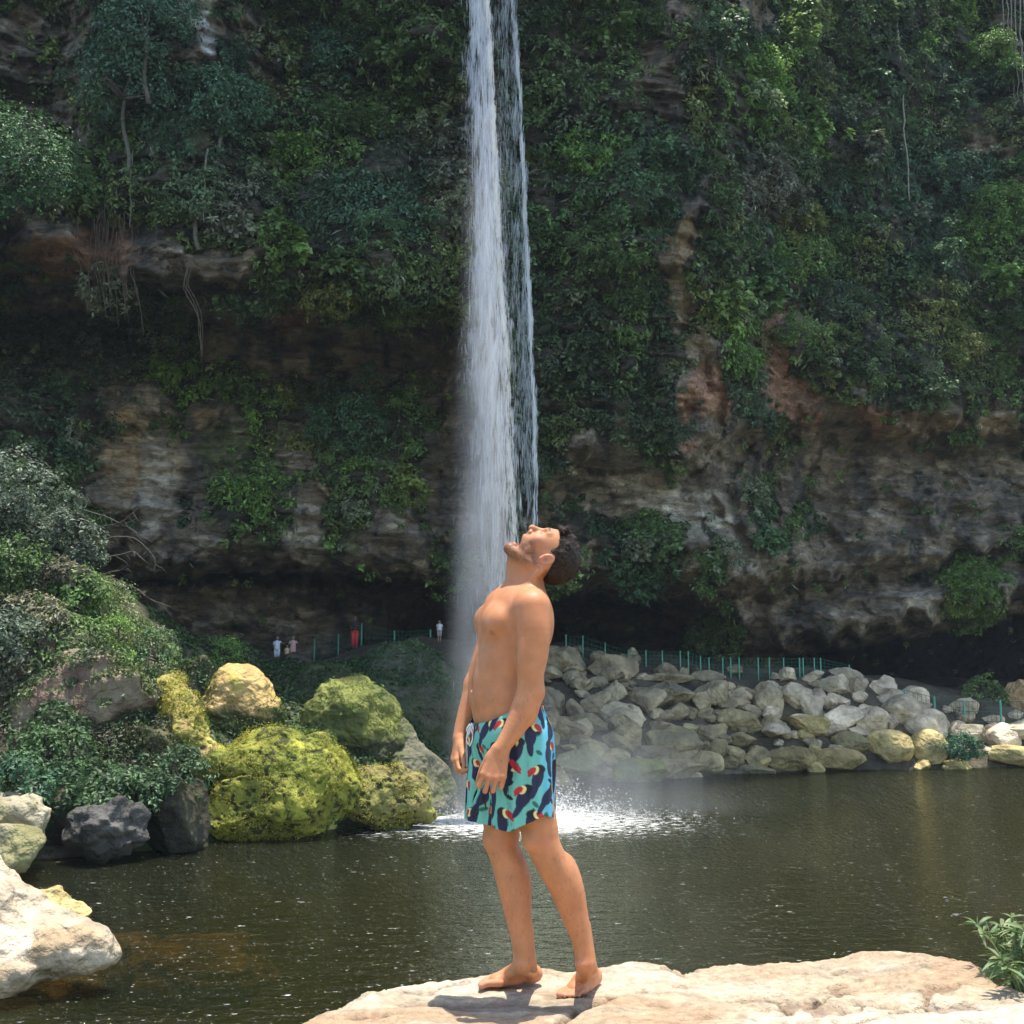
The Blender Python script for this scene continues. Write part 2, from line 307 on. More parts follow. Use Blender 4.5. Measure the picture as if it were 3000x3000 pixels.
for a in ((0, 1440, 31.5), (0, 1250, 33), (0, 1120, 35), (0, 940, 37), (90, 1060, 37), (200, 1190, 37), (240, 1250, 37), (-300, 850, 35), (-300, 1250, 30), (-300, 1600, 24), (-900, 900, 30), (-900, 1500, 20),
          (100, 1400, 32), (250, 1330, 34), (300, 1265, 38), (340, 1500, 32), (450, 1266, 44), (480, 1268, 60), (600, 1254, 64), (700, 1222, 64), (800, 1215, 62), (850, 1235, 60), (300, 1275, 60), (0, 1280, 60),
          (500, 1300, 46), (640, 1330, 48), (640, 1262, 55), (730, 1240, 55), (800, 1260, 55), (760, 1350, 46), (800, 1440, 42), (855, 1500, 43), (520, 1420, 37), (650, 1450, 38), (900, 1300, 58), (930, 1400, 52),
          (1050, 1240, 62), (1160, 1252, 62), (1300, 1279, 63), (1500, 1280, 64), (1610, 1287, 64), (1700, 1330, 64), (1800, 1366, 63), (1932, 1364, 63), (2400, 1370, 63),
          (1060, 1350, 58), (1300, 1380, 59), (1500, 1390, 61), (1700, 1400, 61.5), (1900, 1405, 62.5), (1100, 1430, 54), (1250, 1430, 55.5)): g(*a)
for x, y in ((-900, 1200), (0, 1260), (300, 1262), (600, 1248), (850, 1225), (1100, 1240), (1400, 1280), (1650, 1290), (1900, 1330), (2600, 1340)):
    g(x, y, 75); 
for X in (-80, -20, 0, 20, 60, 90): gz(X, 98, 5)
GP = np.array(GP); Wg = rbf_fit(GP[:, :2], GP[:, 2], .02)
def ground_z(X, Y):
    q = np.c_[np.ravel(X), np.ravel(Y)]
    z = rbf_eval(GP[:, :2], Wg, q)
    P = np.c_[q, np.zeros(len(q))]
    return z + ss(-.5, 1.5, z)*(fbm(P/3.1, 4, 90)*.35) + ss(.5, 3, z)*ss(-8, -13, q[:, 0])*fbm(P/2.3, 3, 91)*.9
gx = np.concatenate([np.arange(-90, -24, 1.5), np.arange(-24, 38, .22), np.arange(38, 92, 1.5)]); gy = np.concatenate([np.arange(-25, 24, 1.5), np.arange(24, 70, .22), np.arange(70, 100, 1.5)])
GX, GY = np.meshgrid(gx, gy, indexing='ij'); GZ = ground_z(GX, GY)
GV = np.c_[GX.ravel(), GY.ravel(), GZ]
gn = fbm(GV/1.4, 4, 93)[:, None]
gc = C3(.085, .07, .045)*(1+.4*gn); gc = gc + (C3(.05, .068, .022)-gc)*(ss(-.2, .5, fbm(GV/4, 3, 96))*ss(3, -3, GV[:, 0]))[:, None]
gc = np.where(GV[:, 2:3] < 0, C3(.03, .028, .012), gc)
ground = mesh_np('ground', GV, grid_faces(len(gx), len(gy)), M_ROCK, True, np.clip(gc, .01, 1)); tag(ground, kind='structure')

# ---- pool water: rippled dielectric surface over a murky body
m, t, out = mat_new('pool_water'); L = t.links.new
geo = N(t, 'NewGeometry')
def mapped(sc, rot=0):
    mp = N(t, 'Mapping'); mp.inputs['Scale'].default_value = sc; mp.inputs['Rotation'].default_value = (0, 0, rot); L(geo.outputs['Position'], mp.inputs['Vector']); return mp
def nz(mp, s, d, r=.6):
    n = N(t, 'TexNoise'); n.inputs['Scale'].default_value = s; n.inputs['Detail'].default_value = d; n.inputs['Roughness'].default_value = r; L(mp.outputs[0], n.inputs['Vector']); return n
def math_(op, a, b=None, c=None):
    n = N(t, 'Math', operation=op)
    for i, x in enumerate((a, b, c)):
        if x is None: continue
        if isinstance(x, (int, float)): n.inputs[i].default_value = x
        else: L(x, n.inputs[i])
    return n.outputs[0]
na = nz(mapped((1, 1.7, 1), .12), 1.3, 4); nb = nz(mapped((1, 1.5, 1), -.4), 5.5, 3)
hgt = math_('ADD', na.outputs['Fac'], math_('MULTIPLY', nb.outputs['Fac'], .28))
bp = N(t, 'Bump'); bp.inputs['Strength'].default_value = 1; bp.inputs["Distance"].default_value = .27; L(hgt, bp.inputs['Height'])
gl = N(t, 'BsdfGlossy'); gl.inputs['Roughness'].default_value = .06; gl.inputs['Color'].default_value = (.72, .76, .60, 1); L(bp.outputs[0], gl.inputs['Normal'])
body = N(t, 'BsdfDiffuse'); body.inputs[0].default_value = (.010, .0125, .0045, 1)
tp = N(t, 'BsdfTransparent'); tp.inputs[0].default_value = (.85, .66, .3, 1)
mb = N(t, 'MixShader'); mb.inputs[0].default_value = .6; L(tp.outputs[0], mb.inputs[1]); L(body.outputs[0], mb.inputs[2])
fr = N(t, 'Fresnel'); fr.inputs[0].default_value = 1.33; L(bp.outputs[0], fr.inputs['Normal'])
ms = N(t, 'MixShader'); L(fr.outputs[0], ms.inputs[0]); L(mb.outputs[0], ms.inputs[1]); L(gl.outputs[0], ms.inputs[2])
# foam: churned water round the foot of the fall, thinning outwards, plus scattered white flecks that also paint in ripple glints
sx = N(t, 'SeparateXYZ'); L(geo.outputs['Position'], sx.inputs[0])
FALLB = at(905, 1540, 37.6)
dx = math_('SUBTRACT', sx.outputs[0], float(FALLB[0])+1.2); dy = math_('SUBTRACT', sx.outputs[1], float(FALLB[1])+.6)
dist = math_('SQRT', math_('ADD', math_('MULTIPLY', dx, dx), math_('MULTIPLY', math_('MULTIPLY', dy, dy), 1.5)))
fo = nz(mapped((1, 2.6, 1), .05), 2.6, 6, .75)
near = N(t, 'MapRange'); near.inputs[1].default_value = 1.5; near.inputs[2].default_value = 10; near.inputs[3].default_value = .42; near.inputs[4].default_value = .70; L(dist, near.inputs[0])
fm = N(t, 'MapRange', interpolation_type='SMOOTHSTEP'); L(math_('SUBTRACT', fo.outputs['Fac'], near.outputs[0]), fm.inputs[0]); fm.inputs[1].default_value = -.01; fm.inputs[2].default_value = .06
fl = nz(mapped((1, 3.0, 1), .1), 3.4, 3, .6); fl2 = N(t, 'MapRange'); L(fl.outputs['Fac'], fl2.inputs[0]); fl2.inputs[1].default_value = .695; fl2.inputs[2].default_value = .72
flL = nz(mapped((1, 1, 1)), .12, 2); fl3 = math_('MULTIPLY', fl2.outputs[0], math_('GREATER_THAN', flL.outputs['Fac'], .42))
fq = nz(mapped((1, 2.6, 1), -.15), 7.5, 2, .5); fq2 = N(t, 'MapRange'); L(fq.outputs['Fac'], fq2.inputs[0]); fq2.inputs[1].default_value = .715; fq2.inputs[2].default_value = .735
foam_glints = math_('MAXIMUM', math_('MAXIMUM', fm.outputs[0], fl3), math_('MULTIPLY', fq2.outputs[0], .7))
fd = N(t, 'BsdfDiffuse'); fd.inputs[0].default_value = (.62, .62, .58, 1)
mf = N(t, 'MixShader'); L(foam_glints, mf.inputs[0]); L(ms.outputs[0], mf.inputs[1]); L(fd.outputs[0], mf.inputs[2]); L(mf.outputs[0], out.inputs[0])
M_WATER = m
wx = np.linspace(-85, 88, 40); wy = np.linspace(-22, 75, 30); WX, WY = np.meshgrid(wx, wy, indexing='ij')
water = mesh_np('pool_water', np.c_[WX.ravel(), WY.ravel(), np.zeros(WX.size)], grid_faces(40, 30), M_WATER, True); tag(water, kind='structure')
# ================================================================= VEGETATION
def px_of(P):
    d = np.asarray(P) - np.array([0, 0, CAMZ]); sa, ca = sin(PITCH), cos(PITCH)
    f = d[..., 1]*ca + d[..., 2]*sa; u = -d[..., 1]*sa + d[..., 2]*ca
    return np.stack([966 + 2073*d[..., 0]/f, 966 - 2073*u/f], -1)
def cliff_at(px, py):
    """nearest point of the finished cliff and its normal"""
    i = np.clip(np.searchsorted(us, px), 0, nu-1); j = np.clip(np.searchsorted(vs, py), 0, nv-1); k = i*nv+j
    return CLIFF[k], NC[k]
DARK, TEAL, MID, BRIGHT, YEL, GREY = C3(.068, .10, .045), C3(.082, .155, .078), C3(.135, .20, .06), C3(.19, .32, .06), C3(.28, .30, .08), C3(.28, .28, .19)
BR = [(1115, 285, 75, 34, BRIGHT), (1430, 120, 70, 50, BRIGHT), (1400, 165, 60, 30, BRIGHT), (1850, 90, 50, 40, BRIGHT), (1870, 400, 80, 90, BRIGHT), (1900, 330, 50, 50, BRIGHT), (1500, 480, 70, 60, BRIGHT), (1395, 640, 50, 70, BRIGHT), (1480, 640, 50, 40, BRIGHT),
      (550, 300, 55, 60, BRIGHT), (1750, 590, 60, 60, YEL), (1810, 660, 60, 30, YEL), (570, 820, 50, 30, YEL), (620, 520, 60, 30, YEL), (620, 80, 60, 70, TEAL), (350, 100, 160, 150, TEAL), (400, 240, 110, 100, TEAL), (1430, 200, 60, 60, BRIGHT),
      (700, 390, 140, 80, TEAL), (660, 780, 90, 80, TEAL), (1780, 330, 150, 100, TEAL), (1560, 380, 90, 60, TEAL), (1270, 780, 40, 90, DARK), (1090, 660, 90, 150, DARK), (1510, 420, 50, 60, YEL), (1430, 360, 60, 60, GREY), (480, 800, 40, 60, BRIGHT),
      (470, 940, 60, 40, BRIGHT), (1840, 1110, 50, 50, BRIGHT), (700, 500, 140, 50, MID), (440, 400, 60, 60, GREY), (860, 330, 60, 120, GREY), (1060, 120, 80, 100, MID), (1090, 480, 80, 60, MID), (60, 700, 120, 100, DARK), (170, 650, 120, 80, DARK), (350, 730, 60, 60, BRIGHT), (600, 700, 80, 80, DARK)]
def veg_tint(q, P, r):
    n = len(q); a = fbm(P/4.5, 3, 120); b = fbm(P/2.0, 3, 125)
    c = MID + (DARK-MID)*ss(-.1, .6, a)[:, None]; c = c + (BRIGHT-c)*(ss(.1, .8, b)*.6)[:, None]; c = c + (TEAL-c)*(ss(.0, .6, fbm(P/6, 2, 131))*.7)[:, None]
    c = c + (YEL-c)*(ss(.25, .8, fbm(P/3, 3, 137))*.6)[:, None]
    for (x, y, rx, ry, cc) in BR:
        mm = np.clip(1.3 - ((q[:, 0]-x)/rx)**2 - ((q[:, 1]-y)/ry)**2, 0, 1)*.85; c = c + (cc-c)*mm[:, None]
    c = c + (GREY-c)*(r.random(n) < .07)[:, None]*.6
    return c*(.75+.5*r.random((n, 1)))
def clump_leaves(cen, nrm, rad, col, per, r, size=(.1, .22), flat=.7, droop=.5):
    """leaf clusters: every cluster a lumpy half-shell of leaves, some inside it"""
    n = len(cen); K = np.repeat(np.arange(n), per)
    d = nrmz(r.normal(size=(len(K), 3)) + .9*nrm[K]); d[:, 2] -= .0
    rr = rad[K]*(.35 + .65*r.random(len(K))**.5)*(1+.35*noise(d*2.1+K[:, None]*.37, 9))
    p = cen[K] + d*rr[:, None]*np.array([1, 1, .85]); p[:, 2] -= droop*rad[K]*r.random(len(K))**2*.5
    ln = nrmz(d*.5 + nrm[K]*.5 + np.array([0, -.1, .55]))
    v, f = leaves(p, ln, r.uniform(size[0], size[1], len(K)), .55, .45, droop, r)
    c = col[K]*(.65+.7*r.random((len(K), 1)))*np.array([1, 1, 1]) ; hot = r.random(len(K)) < .06; c[hot] = c[hot]*1.8+.02
    return v, f, np.repeat(c, 4, 0)
r = np.random.default_rng(21)
# area-uniform sampling of the overgrown cliff
J = grid_faces(nu, nv); cen = CLIFF[J].mean(1); e1 = CLIFF[J[:, 1]]-CLIFF[J[:, 0]]; e2 = CLIFF[J[:, 3]]-CLIFF[J[:, 0]]
area = np.linalg.norm(np.cross(e1, e2), axis=1); mk = CVEG[J[:, 0]]; q = UV[J[:, 0]]
inside = (q[:, 0] > -380) & (q[:, 0] < 2260) & (q[:, 1] > -260) & (q[:, 1] < 1330)
wt = area*mk*inside*np.where(mk < .3, .5, 1)*np.clip(.9+.6*fbm(cen/1.7, 3, 140), .25, 1.5)
NCL = 20000
idx = r.choice(len(J), NCL, p=wt/wt.sum()); cc = cen[idx]; nn = NC[J[idx, 0]]
lump = fbm(cc/2.6, 2, 150)
rad = r.uniform(.16, .42, NCL)*(1+.8*ss(.1, .8, lump)); rad *= np.where(mk[idx] < .5, .6, 1)
cc = cc + nn*(rad*.35 + .5*ss(.0, .8, lump))[:, None]
tint = veg_tint(q[idx], cc, r)
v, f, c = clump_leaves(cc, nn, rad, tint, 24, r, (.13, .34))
cv = mesh_np('cliff_vegetation', v, f, M_LEAF, False, c)
tag(cv, 'dense creeping leaves and ferns covering the shaded cliff face', 'vegetation', kind='stuff')
# bushy heads standing proud of the creepers: leaves thick on their lit upper side
NB_ = 640; idx = r.choice(len(J), NB_, p=(wt*(mk > .5))/(wt*(mk > .5)).sum()); nn = NC[J[idx, 0]]; R_ = r.uniform(.55, 1.5, NB_); cb = cen[idx] + nn*(R_*.35)[:, None]; tb = veg_tint(q[idx], cb, r)*r.uniform(.85, 1.35, (NB_, 1))
SV, SF, SC_, ofs = [], [], [], 0
for lo_, hi_, asp_ in ((0, 240, .55), (240, 440, .35), (440, 640, .8)):
    k = np.arange(lo_, hi_); sub = np.repeat(k, 26); d = nrmz(r.normal(size=(len(sub), 3)) + nn[sub]*.5 + np.array([0, 0, .35])); pc_ = cb[sub] + d*(R_[sub]*(.55+.45*r.random(len(sub)))*(1+.4*noise(d*1.6+sub[:, None]*.7, 3)))[:, None]*np.array([1, 1, .8])
    kk = np.repeat(np.arange(len(sub)), 20); dd = nrmz(r.normal(size=(len(kk), 3))+d[kk]*.9+np.array([0, 0, .3])); pp = pc_[kk] + dd*(R_[sub][kk]*r.uniform(.06, .26, len(kk)))[:, None]
    szz = (r.uniform(.16, .3, len(k))*(1.25 if asp_ > .7 else 1))[(sub-lo_)][kk]; v, f = leaves(pp, nrmz(dd*.5+np.array([0, -.15, .7])), szz*r.uniform(.7, 1.25, len(kk)), asp_, .4, .5, r)
    c = tb[sub][kk]*(.7+.6*r.random((len(sub), 1)))[kk]*(.8+.4*r.random((len(kk), 1))); SV.append(v); SF.append(f+ofs); SC_.append(np.repeat(c, 4, 0)); ofs += len(v)
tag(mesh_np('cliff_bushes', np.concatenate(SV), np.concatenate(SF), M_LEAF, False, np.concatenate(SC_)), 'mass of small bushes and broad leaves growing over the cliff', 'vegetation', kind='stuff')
# long grass-like ferns and trailing stems hanging over the brows
k = r.choice(len(J), 9000, p=wt/wt.sum()); p = cen[k] + NC[J[k, 0]]*r.uniform(.1, .6, (9000, 1))
v, f = leaves(p, nrmz(NC[J[k, 0]]+np.array([0, 0, .2])), r.uniform(.35, .9, 9000), .1, .3, 2.4, r)
c = np.repeat(veg_tint(q[k], p, r)*1.1+.008, 4, 0)
tg = mesh_np('trailing_ferns', v, f, M_LEAF, False, c); tag(tg, 'long thin fern fronds trailing down the cliff face', 'vegetation', kind='stuff')

# ---- single shrubs and small trees that stand out on the cliff
def shrub(name, label, cat, group, px, py, R, col, Y=None, off=.5, stem=None, per=34, ncl=46, size=(.12, .24), seed=0, squash=.8, jitc=.25, stemr=.05, dens=1.0):
    rr = np.random.default_rng(seed+1000)
    if Y is None: P, n = cliff_at(px, py); P = P + n*off; n = nrmz(n+np.array([0, -.6, .2]))
    else: P = at(px, py, Y); n = nrmz(np.array([0, -.8, .5]))
    root = empty(name, P)
    ncl = int(ncl*dens)
    d = nrmz(rr.normal(size=(ncl, 3)) + .35*n); rad = R*(.5+.5*rr.random(ncl)**.5)[:, None]
    cen_ = d*rad*np.array([1, .8, squash])*(1+.3*noise(d*1.7+seed, 5))[:, None]
    cr = R*rr.uniform(.14, .34, ncl); cl = col*(1-jitc+2*jitc*rr.random((ncl, 1)))
    v, f, c = clump_leaves(cen_, nrmz(d+n*.4+np.array([0, 0, .3])), cr, cl, per, rr, size)
    mesh_np('foliage', v, f, M_LEAF, False, c, root)
    ts = []
    base_ = np.array((0, 0, -.35*R) if stem is not None else (0, .5*R+off, -.3*R), float)
    for i in range(7):
        e = cen_[rr.integers(ncl)]*.75; mid = (base_+e)/2 + rr.normal(size=3)*.12*R
        s = np.linspace(0, 1, 7)[:, None]; pts = (1-s)**2*base_ + 2*s*(1-s)*mid + s*s*e
        ts.append(tube(pts, np.linspace(stemr, stemr*.3, 7), 5))
    v, f, _ = merge(ts)
    if stem is not None:
        s = np.linspace(0, 1, 8)[:, None]; low = np.array(stem, float); top = np.array([0, 0, -.33*R]); 
        tv, tf = tube(low*(1-s)+top*s + np.sin(s*7+seed)*.04*R*np.array([1, .3, 0]), np.linspace(stemr*1.3, stemr, 8), 6); v, f, _ = merge([(v, f), (tv, tf)])
    mesh_np('trunk' if stem is not None else 'stem', v, f, M_BARK, True, np.tile(C3(.16, .14, .11), (len(v), 1)), root)
    return tag(root, label, cat, group)
SH = [(1120, 285, 1.5, BRIGHT, 'bright lime green bush on the cliff just right of the twin falls'), (1440, 118, 1.5, BRIGHT*.9, 'bright green bush high on the cliff beside a bare brown patch'),
      (1860, 100, 1.3, BRIGHT*.8, 'green bush near the top right below the vine cluster'), (1880, 400, 2.1, BRIGHT*.85, 'large fresh green shrub bulging from the cliff at the right edge'),
      (1500, 500, 1.7, MID*1.5, 'mid green bush on the right cliff above the orange rock streaks'), (1393, 650, 1.25, BRIGHT*.7, 'narrow bright creeper bush hanging between two orange rock streaks'),
      (1510, 620, 1.4, MID*1.3, 'leafy bush to the right of the orange rock streak'), (1810, 660, 1.4, YEL*.8, 'yellow-green shrub over the right rock brow'),
      (560, 310, 1.5, BRIGHT*.75, 'fresh green bush between the grey trunks and the waterfall'), (575, 818, 1.1, YEL, 'yellow-leaved bush above the dark hollow on the left wall'),
      (665, 790, 1.9, TEAL, 'dark teal shrub leaning over the left lower wall'), (700, 400, 2.3, TEAL, 'big dark bluish bush left of the main fall'),
      (1780, 330, 2.3, TEAL, 'dark blue-green bush crossed by the long hanging vine'), (1580, 570, 1.6, DARK*1.6, 'very dark bush over the hollow in the right cliff'),
      (470, 945, 1.25, BRIGHT*.7, 'low green creeper patch on the brown left rock wall'), (1835, 1105, 1.7, BRIGHT*.55, 'round green creeper patch above the black cave mouth'),
      (1430, 345, 1.5, GREY*.9, 'grey-leaved shrub in the middle of the right cliff'), (630, 90, 2.0, TEAL*1.1, 'blue-green hanging bush at the top left of the falls'), (1100, 470, 1.5, MID, 'dull green bush beside the right stream of the falls'),
      (640, 545, 1.3, YEL*.75, 'yellowish shrub hanging over the edge of the dark left hollow'), (320, 420, 1.3, MID*1.2, 'small green bush on the ledge with the dead roots'), (1340, 1195, 1.4, DARK*1.7, 'dark green growth in the cave behind the long fence')]
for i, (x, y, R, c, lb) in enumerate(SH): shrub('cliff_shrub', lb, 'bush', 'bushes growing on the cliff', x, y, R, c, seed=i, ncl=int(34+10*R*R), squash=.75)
TR = [(235, 190, 2.6, TEAL, (.2, .6, -4.6), 'tall dark tree at the upper left against the cliff'), (395, 215, 2.0, TEAL*1.2, (-.2, .4, -4.9), 'dark teal tree with a bare pale trunk on the left ledge'), (300, 60, 2.2, TEAL*1.05, (.1, .5, -3.6), 'topmost dark tree left of the white rock patch'),
      (340, 330, 1.4, DARK*2, (.3, .3, -2.6), 'small shaded tree in front of the pale trunk')]
for i, (x, y, R, c, st, lb) in enumerate(TR): shrub('cliff_tree', lb, 'tree', 'trees standing on the left ledge', x, y, R, c, off=1.0, stem=st, seed=50+i, ncl=100, stemr=.09, size=(.13, .26))
shrub('leaning_shrub', 'sunlit green shrub leaning in from the left edge of the picture', 'bush', None, 0, 300, 3.4, C3(.06, .13, .04), Y=44, stem=(-3.5, 1, -1.5), seed=71, ncl=190, squash=.5, size=(.12, .26))

# ---- hanging vines and dead roots
def vine(label, group, pts, rad, col, n=1, spread=.0, seed=0, cat='vine', name='hanging_vine'):
    rr = np.random.default_rng(seed); ts = []
    for k in range(n):
        Ps = []
        for (x, y) in pts:
            P, nn_ = cliff_at(x, y); Ps.append(P*1.0)
        Ps = np.array(Ps); Ys = Ps[:, 1].min()-.5
        Ps = at([p[0] for p in pts], [p[1] for p in pts], Ys)
        s = np.linspace(0, len(pts)-1, 24); Q = np.stack([np.interp(s, range(len(pts)), Ps[:, i]) for i in range(3)], -1)
        Q[:, 0] += rr.normal()*spread + .07*noise(np.c_[Q[:, 2]*1.3, s*0+k, s*0], seed); Q[:, 1] += rr.normal()*spread*.5; Q[:, 2] += rr.normal()*spread
        ts.append(tube(Q, np.linspace(rad, rad*.5, 24)*(1+.25*rr.random()), 5))
    v, f, _ = merge(ts); v = v; o = mesh_np(name, v, f, M_BARK, True, np.tile(col, (len(v), 1)))
    return tag(o, label, cat, group)
PALE = C3(.3, .27, .2)
vine('long pale vine hanging down the right cliff from the top edge', None, [(1688, -60), (1694, 60), (1703, 170), (1706, 240), (1712, 310), (1716, 380)], .06, PALE, seed=1)
vine('thinner pale vine hanging just left of the long one', None, [(1678, -60), (1680, 60), (1684, 130)], .035, PALE*.8, seed=2)
for i, x in enumerate((1890, 1899, 1905, 1913, 1922, 1930)): vine(['leftmost', 'second from left', 'third from left', 'third from right', 'second from right', 'rightmost'][i]+' pale root in the straight cluster at the top right', 'pale roots hanging side by side at the top right', [(x, -60), (x+3, 40), (x+5, 110), (x+6+i, 165+8*i)], .05, PALE*.9, seed=10+i)
vine('slim pale trunk-like vine below the dark teal tree', None, [(391, 280), (388, 330), (384, 380), (388, 420)], .05, PALE*.7, seed=20)
vine('thin grey vine on the left cliff above the dead roots', None, [(248, 320), (247, 370), (246, 430)], .035, PALE*.6, seed=21)
vine('short pale vine at the top left of the trees', None, [(240, -40), (239, 30), (236, 52)], .03, PALE*.9, seed=22)
DR = [(175, 392), (196, 400), (210, 405), (222, 410), (188, 430), (232, 450), (160, 420), (345, 470)]
for i, (x, y) in enumerate(DR):
    vine(['dry root bunch just below the leaning shrub', 'long dry root bunch in the thick of the tangle', 'dry root bunch against the pale ledge', 'dry root bunch at the right of the tangle', 'lowest-hanging dry root bunch left of the tangle', 'longest dry root bunch right of the tangle', 'leftmost thin dry root bunch', 'lone root bunch hanging well right of the tangle'][i], 'dry roots dangling below the left ledge', [(x, y), (x+6-2*i, y+50), (x-8+4*i, y+100), (x+2+3*i, y+135+6*i)], .02, C3(.12, .085, .06), seed=30+i, n=4, spread=.34, name='dangling_root', cat='root')
# bare branches reaching out from the left hillside
for i, (pts, Y) in enumerate([([(175, 1030), (215, 1010), (262, 1018), (290, 1050), (292, 1085)], 40), ([(170, 1000), (230, 985), (262, 960)], 41), ([(180, 1085), (225, 1078), (240, 1065)], 40), ([(205, 1090), (250, 1105), (285, 1130), (325, 1145)], 40), ([(190, 1055), (250, 1040), (275, 1060)], 40.5), ([(150, 960), (200, 975), (250, 1000), (285, 1022)], 41)]):
    Q0 = at([p[0] for p in pts], [p[1] for p in pts], Y); s = np.linspace(0, len(pts)-1, 14); Q = np.stack([np.interp(s, range(len(pts)), Q0[:, k]) for k in range(3)], -1); Q += .05*np.stack([noise(Q*2+k, 7) for k in range(3)], -1)
    ts = [tube(Q, np.linspace(.022, .009, 14), 5)]
    for j in range(5):
        a = Q[3+2*j]; b = a + np.array([r.uniform(.1, .7), r.uniform(-.2, .2), r.uniform(-.5, .3)]); ts.append(tube([a, (a+b)/2+r.normal(size=3)*.05, b], [.011, .008, .005], 4))
    v, f, _ = merge(ts); tag(mesh_np('bare_branch', v, f, M_BARK, True, np.tile(C3(.12, .105, .08), (len(v), 1))), ['topmost curved bare branch with a drooping tip', 'short bare branch rising from the hillside to the right', 'short lower bare branch near the cave edge', 'lowest bare branch slanting down to the right', 'middle bare branch pointing at the cave', 'uppermost long bare branch slanting down'][i], 'branch', 'bare branches on the left hillside')

# ---- undergrowth on the left hillside and banks
r = np.random.default_rng(5)
def scatter_ground(n, x0, x1, y0, y1, keep, seed):
    rr = np.random.default_rng(seed); X = rr.uniform(x0, x1, n); Y = rr.uniform(y0, y1, n); Z = ground_z(X, Y); P = np.c_[X, Y, Z]; q = px_of(P); k = keep(P, q); return P[k], q[k]
def gnormal(P):
    e = .15; zx = ground_z(P[:, 0]+e, P[:, 1])-ground_z(P[:, 0]-e, P[:, 1]); zy = ground_z(P[:, 0], P[:, 1]+e)-ground_z(P[:, 0], P[:, 1]-e)
    return nrmz(np.c_[-zx/(2*e), -zy/(2*e), np.ones(len(P))])
HB, HG, HY = C3(.10, .13, .08), C3(.10, .17, .04), C3(.2, .19, .11)
P, q_ = scatter_ground(19000, -31, -8, 24, 42, lambda P, q: (q[:, 0] > -420) & (q[:, 0] < 330) & (P[:, 2] > .5), 61)
nr = gnormal(P); lum = fbm(P/1.3, 3, 210)
rad = r.uniform(.1, .3, len(P))*(1+.9*ss(0, .8, lum)); up = ss(1080, 980, q_[:, 1])[:, None]
col = HG*(1-up)+HB*up; col = col + (HY-col)*(ss(-.1, .6, fbm(P/1.0, 3, 215))*.8)[:, None]*(1-.6*up); col = col*(1-.55*ss(1240, 1330, q_[:, 1]))[:, None]
col = col*(.6+.8*r.random((len(P), 1)))
v, f, c = clump_leaves(P + nr*rad[:, None]*.4, nr, rad, col, 11, r, (.08, .19), .7, .4)
tag(mesh_np('hillside_undergrowth', v, f, M_LEAF, False, c), 'tangled grey-green undergrowth covering the hillside at the left', 'undergrowth', kind='stuff')
P, q_ = scatter_ground(14000, -16, -1, 33, 66, lambda P, q: (q[:, 0] > 280) & (q[:, 0] < 860) & (P[:, 2] > .1) & ((q[:, 1] < 1560)) & ((fbm(P/3, 2, 220) > -.25) | (q[:, 0] < 600)) & (P[:, 1] < 59), 62)
nr = gnormal(P); rad = r.uniform(.06, .2, len(P)); col = (C3(.03, .062, .022) + C3(.03, .045, .0)*r.random((len(P), 1)))
v, f, c = clump_leaves(P, nr, rad, col, 9, r, (.1, .24), .7, 0)
tag(mesh_np('bank_grass', v, f, M_LEAF, False, c), 'dark green grass and ferns on the slope below the left path', 'grass', kind='stuff')

HS_ = [(15, 930, 1.7, HB*1.0, 'grey-green shrub topping the left hillside at the picture edge', 36.5), (85, 985, 1.4, HB*1.15, 'ragged bluish shrub below the topmost hillside shrub', 36.8), (145, 1030, 1.1, HB*.9, 'twiggy shrub at the hillside edge beside the bare branches', 37),
       (30, 1080, 1.3, HG*.75, 'mid green shrub half way up the left hillside', 35), (150, 1130, 1.0, HG*1.0, 'bright green shrub low on the right flank of the left hillside', 36), (70, 1180, 1.1, HY*.9, 'yellowish shrub above the wide brown boulder', 34.5), (5, 1210, 1.2, HB*1.1, 'grey leafy shrub by the left edge beside the brown boulder', 33.2), (110, 1090, .8, HY*.8, 'dry olive shrub in the middle of the left hillside', 35.8)]
for i, (x, y, R, c, lb, Y) in enumerate(HS_): shrub('hillside_shrub', lb, 'bush', 'shrubs on the left hillside', x, y, R, c, Y=Y, seed=120+i, ncl=70, squash=.8, size=(.09, .22), per=28, jitc=.45)
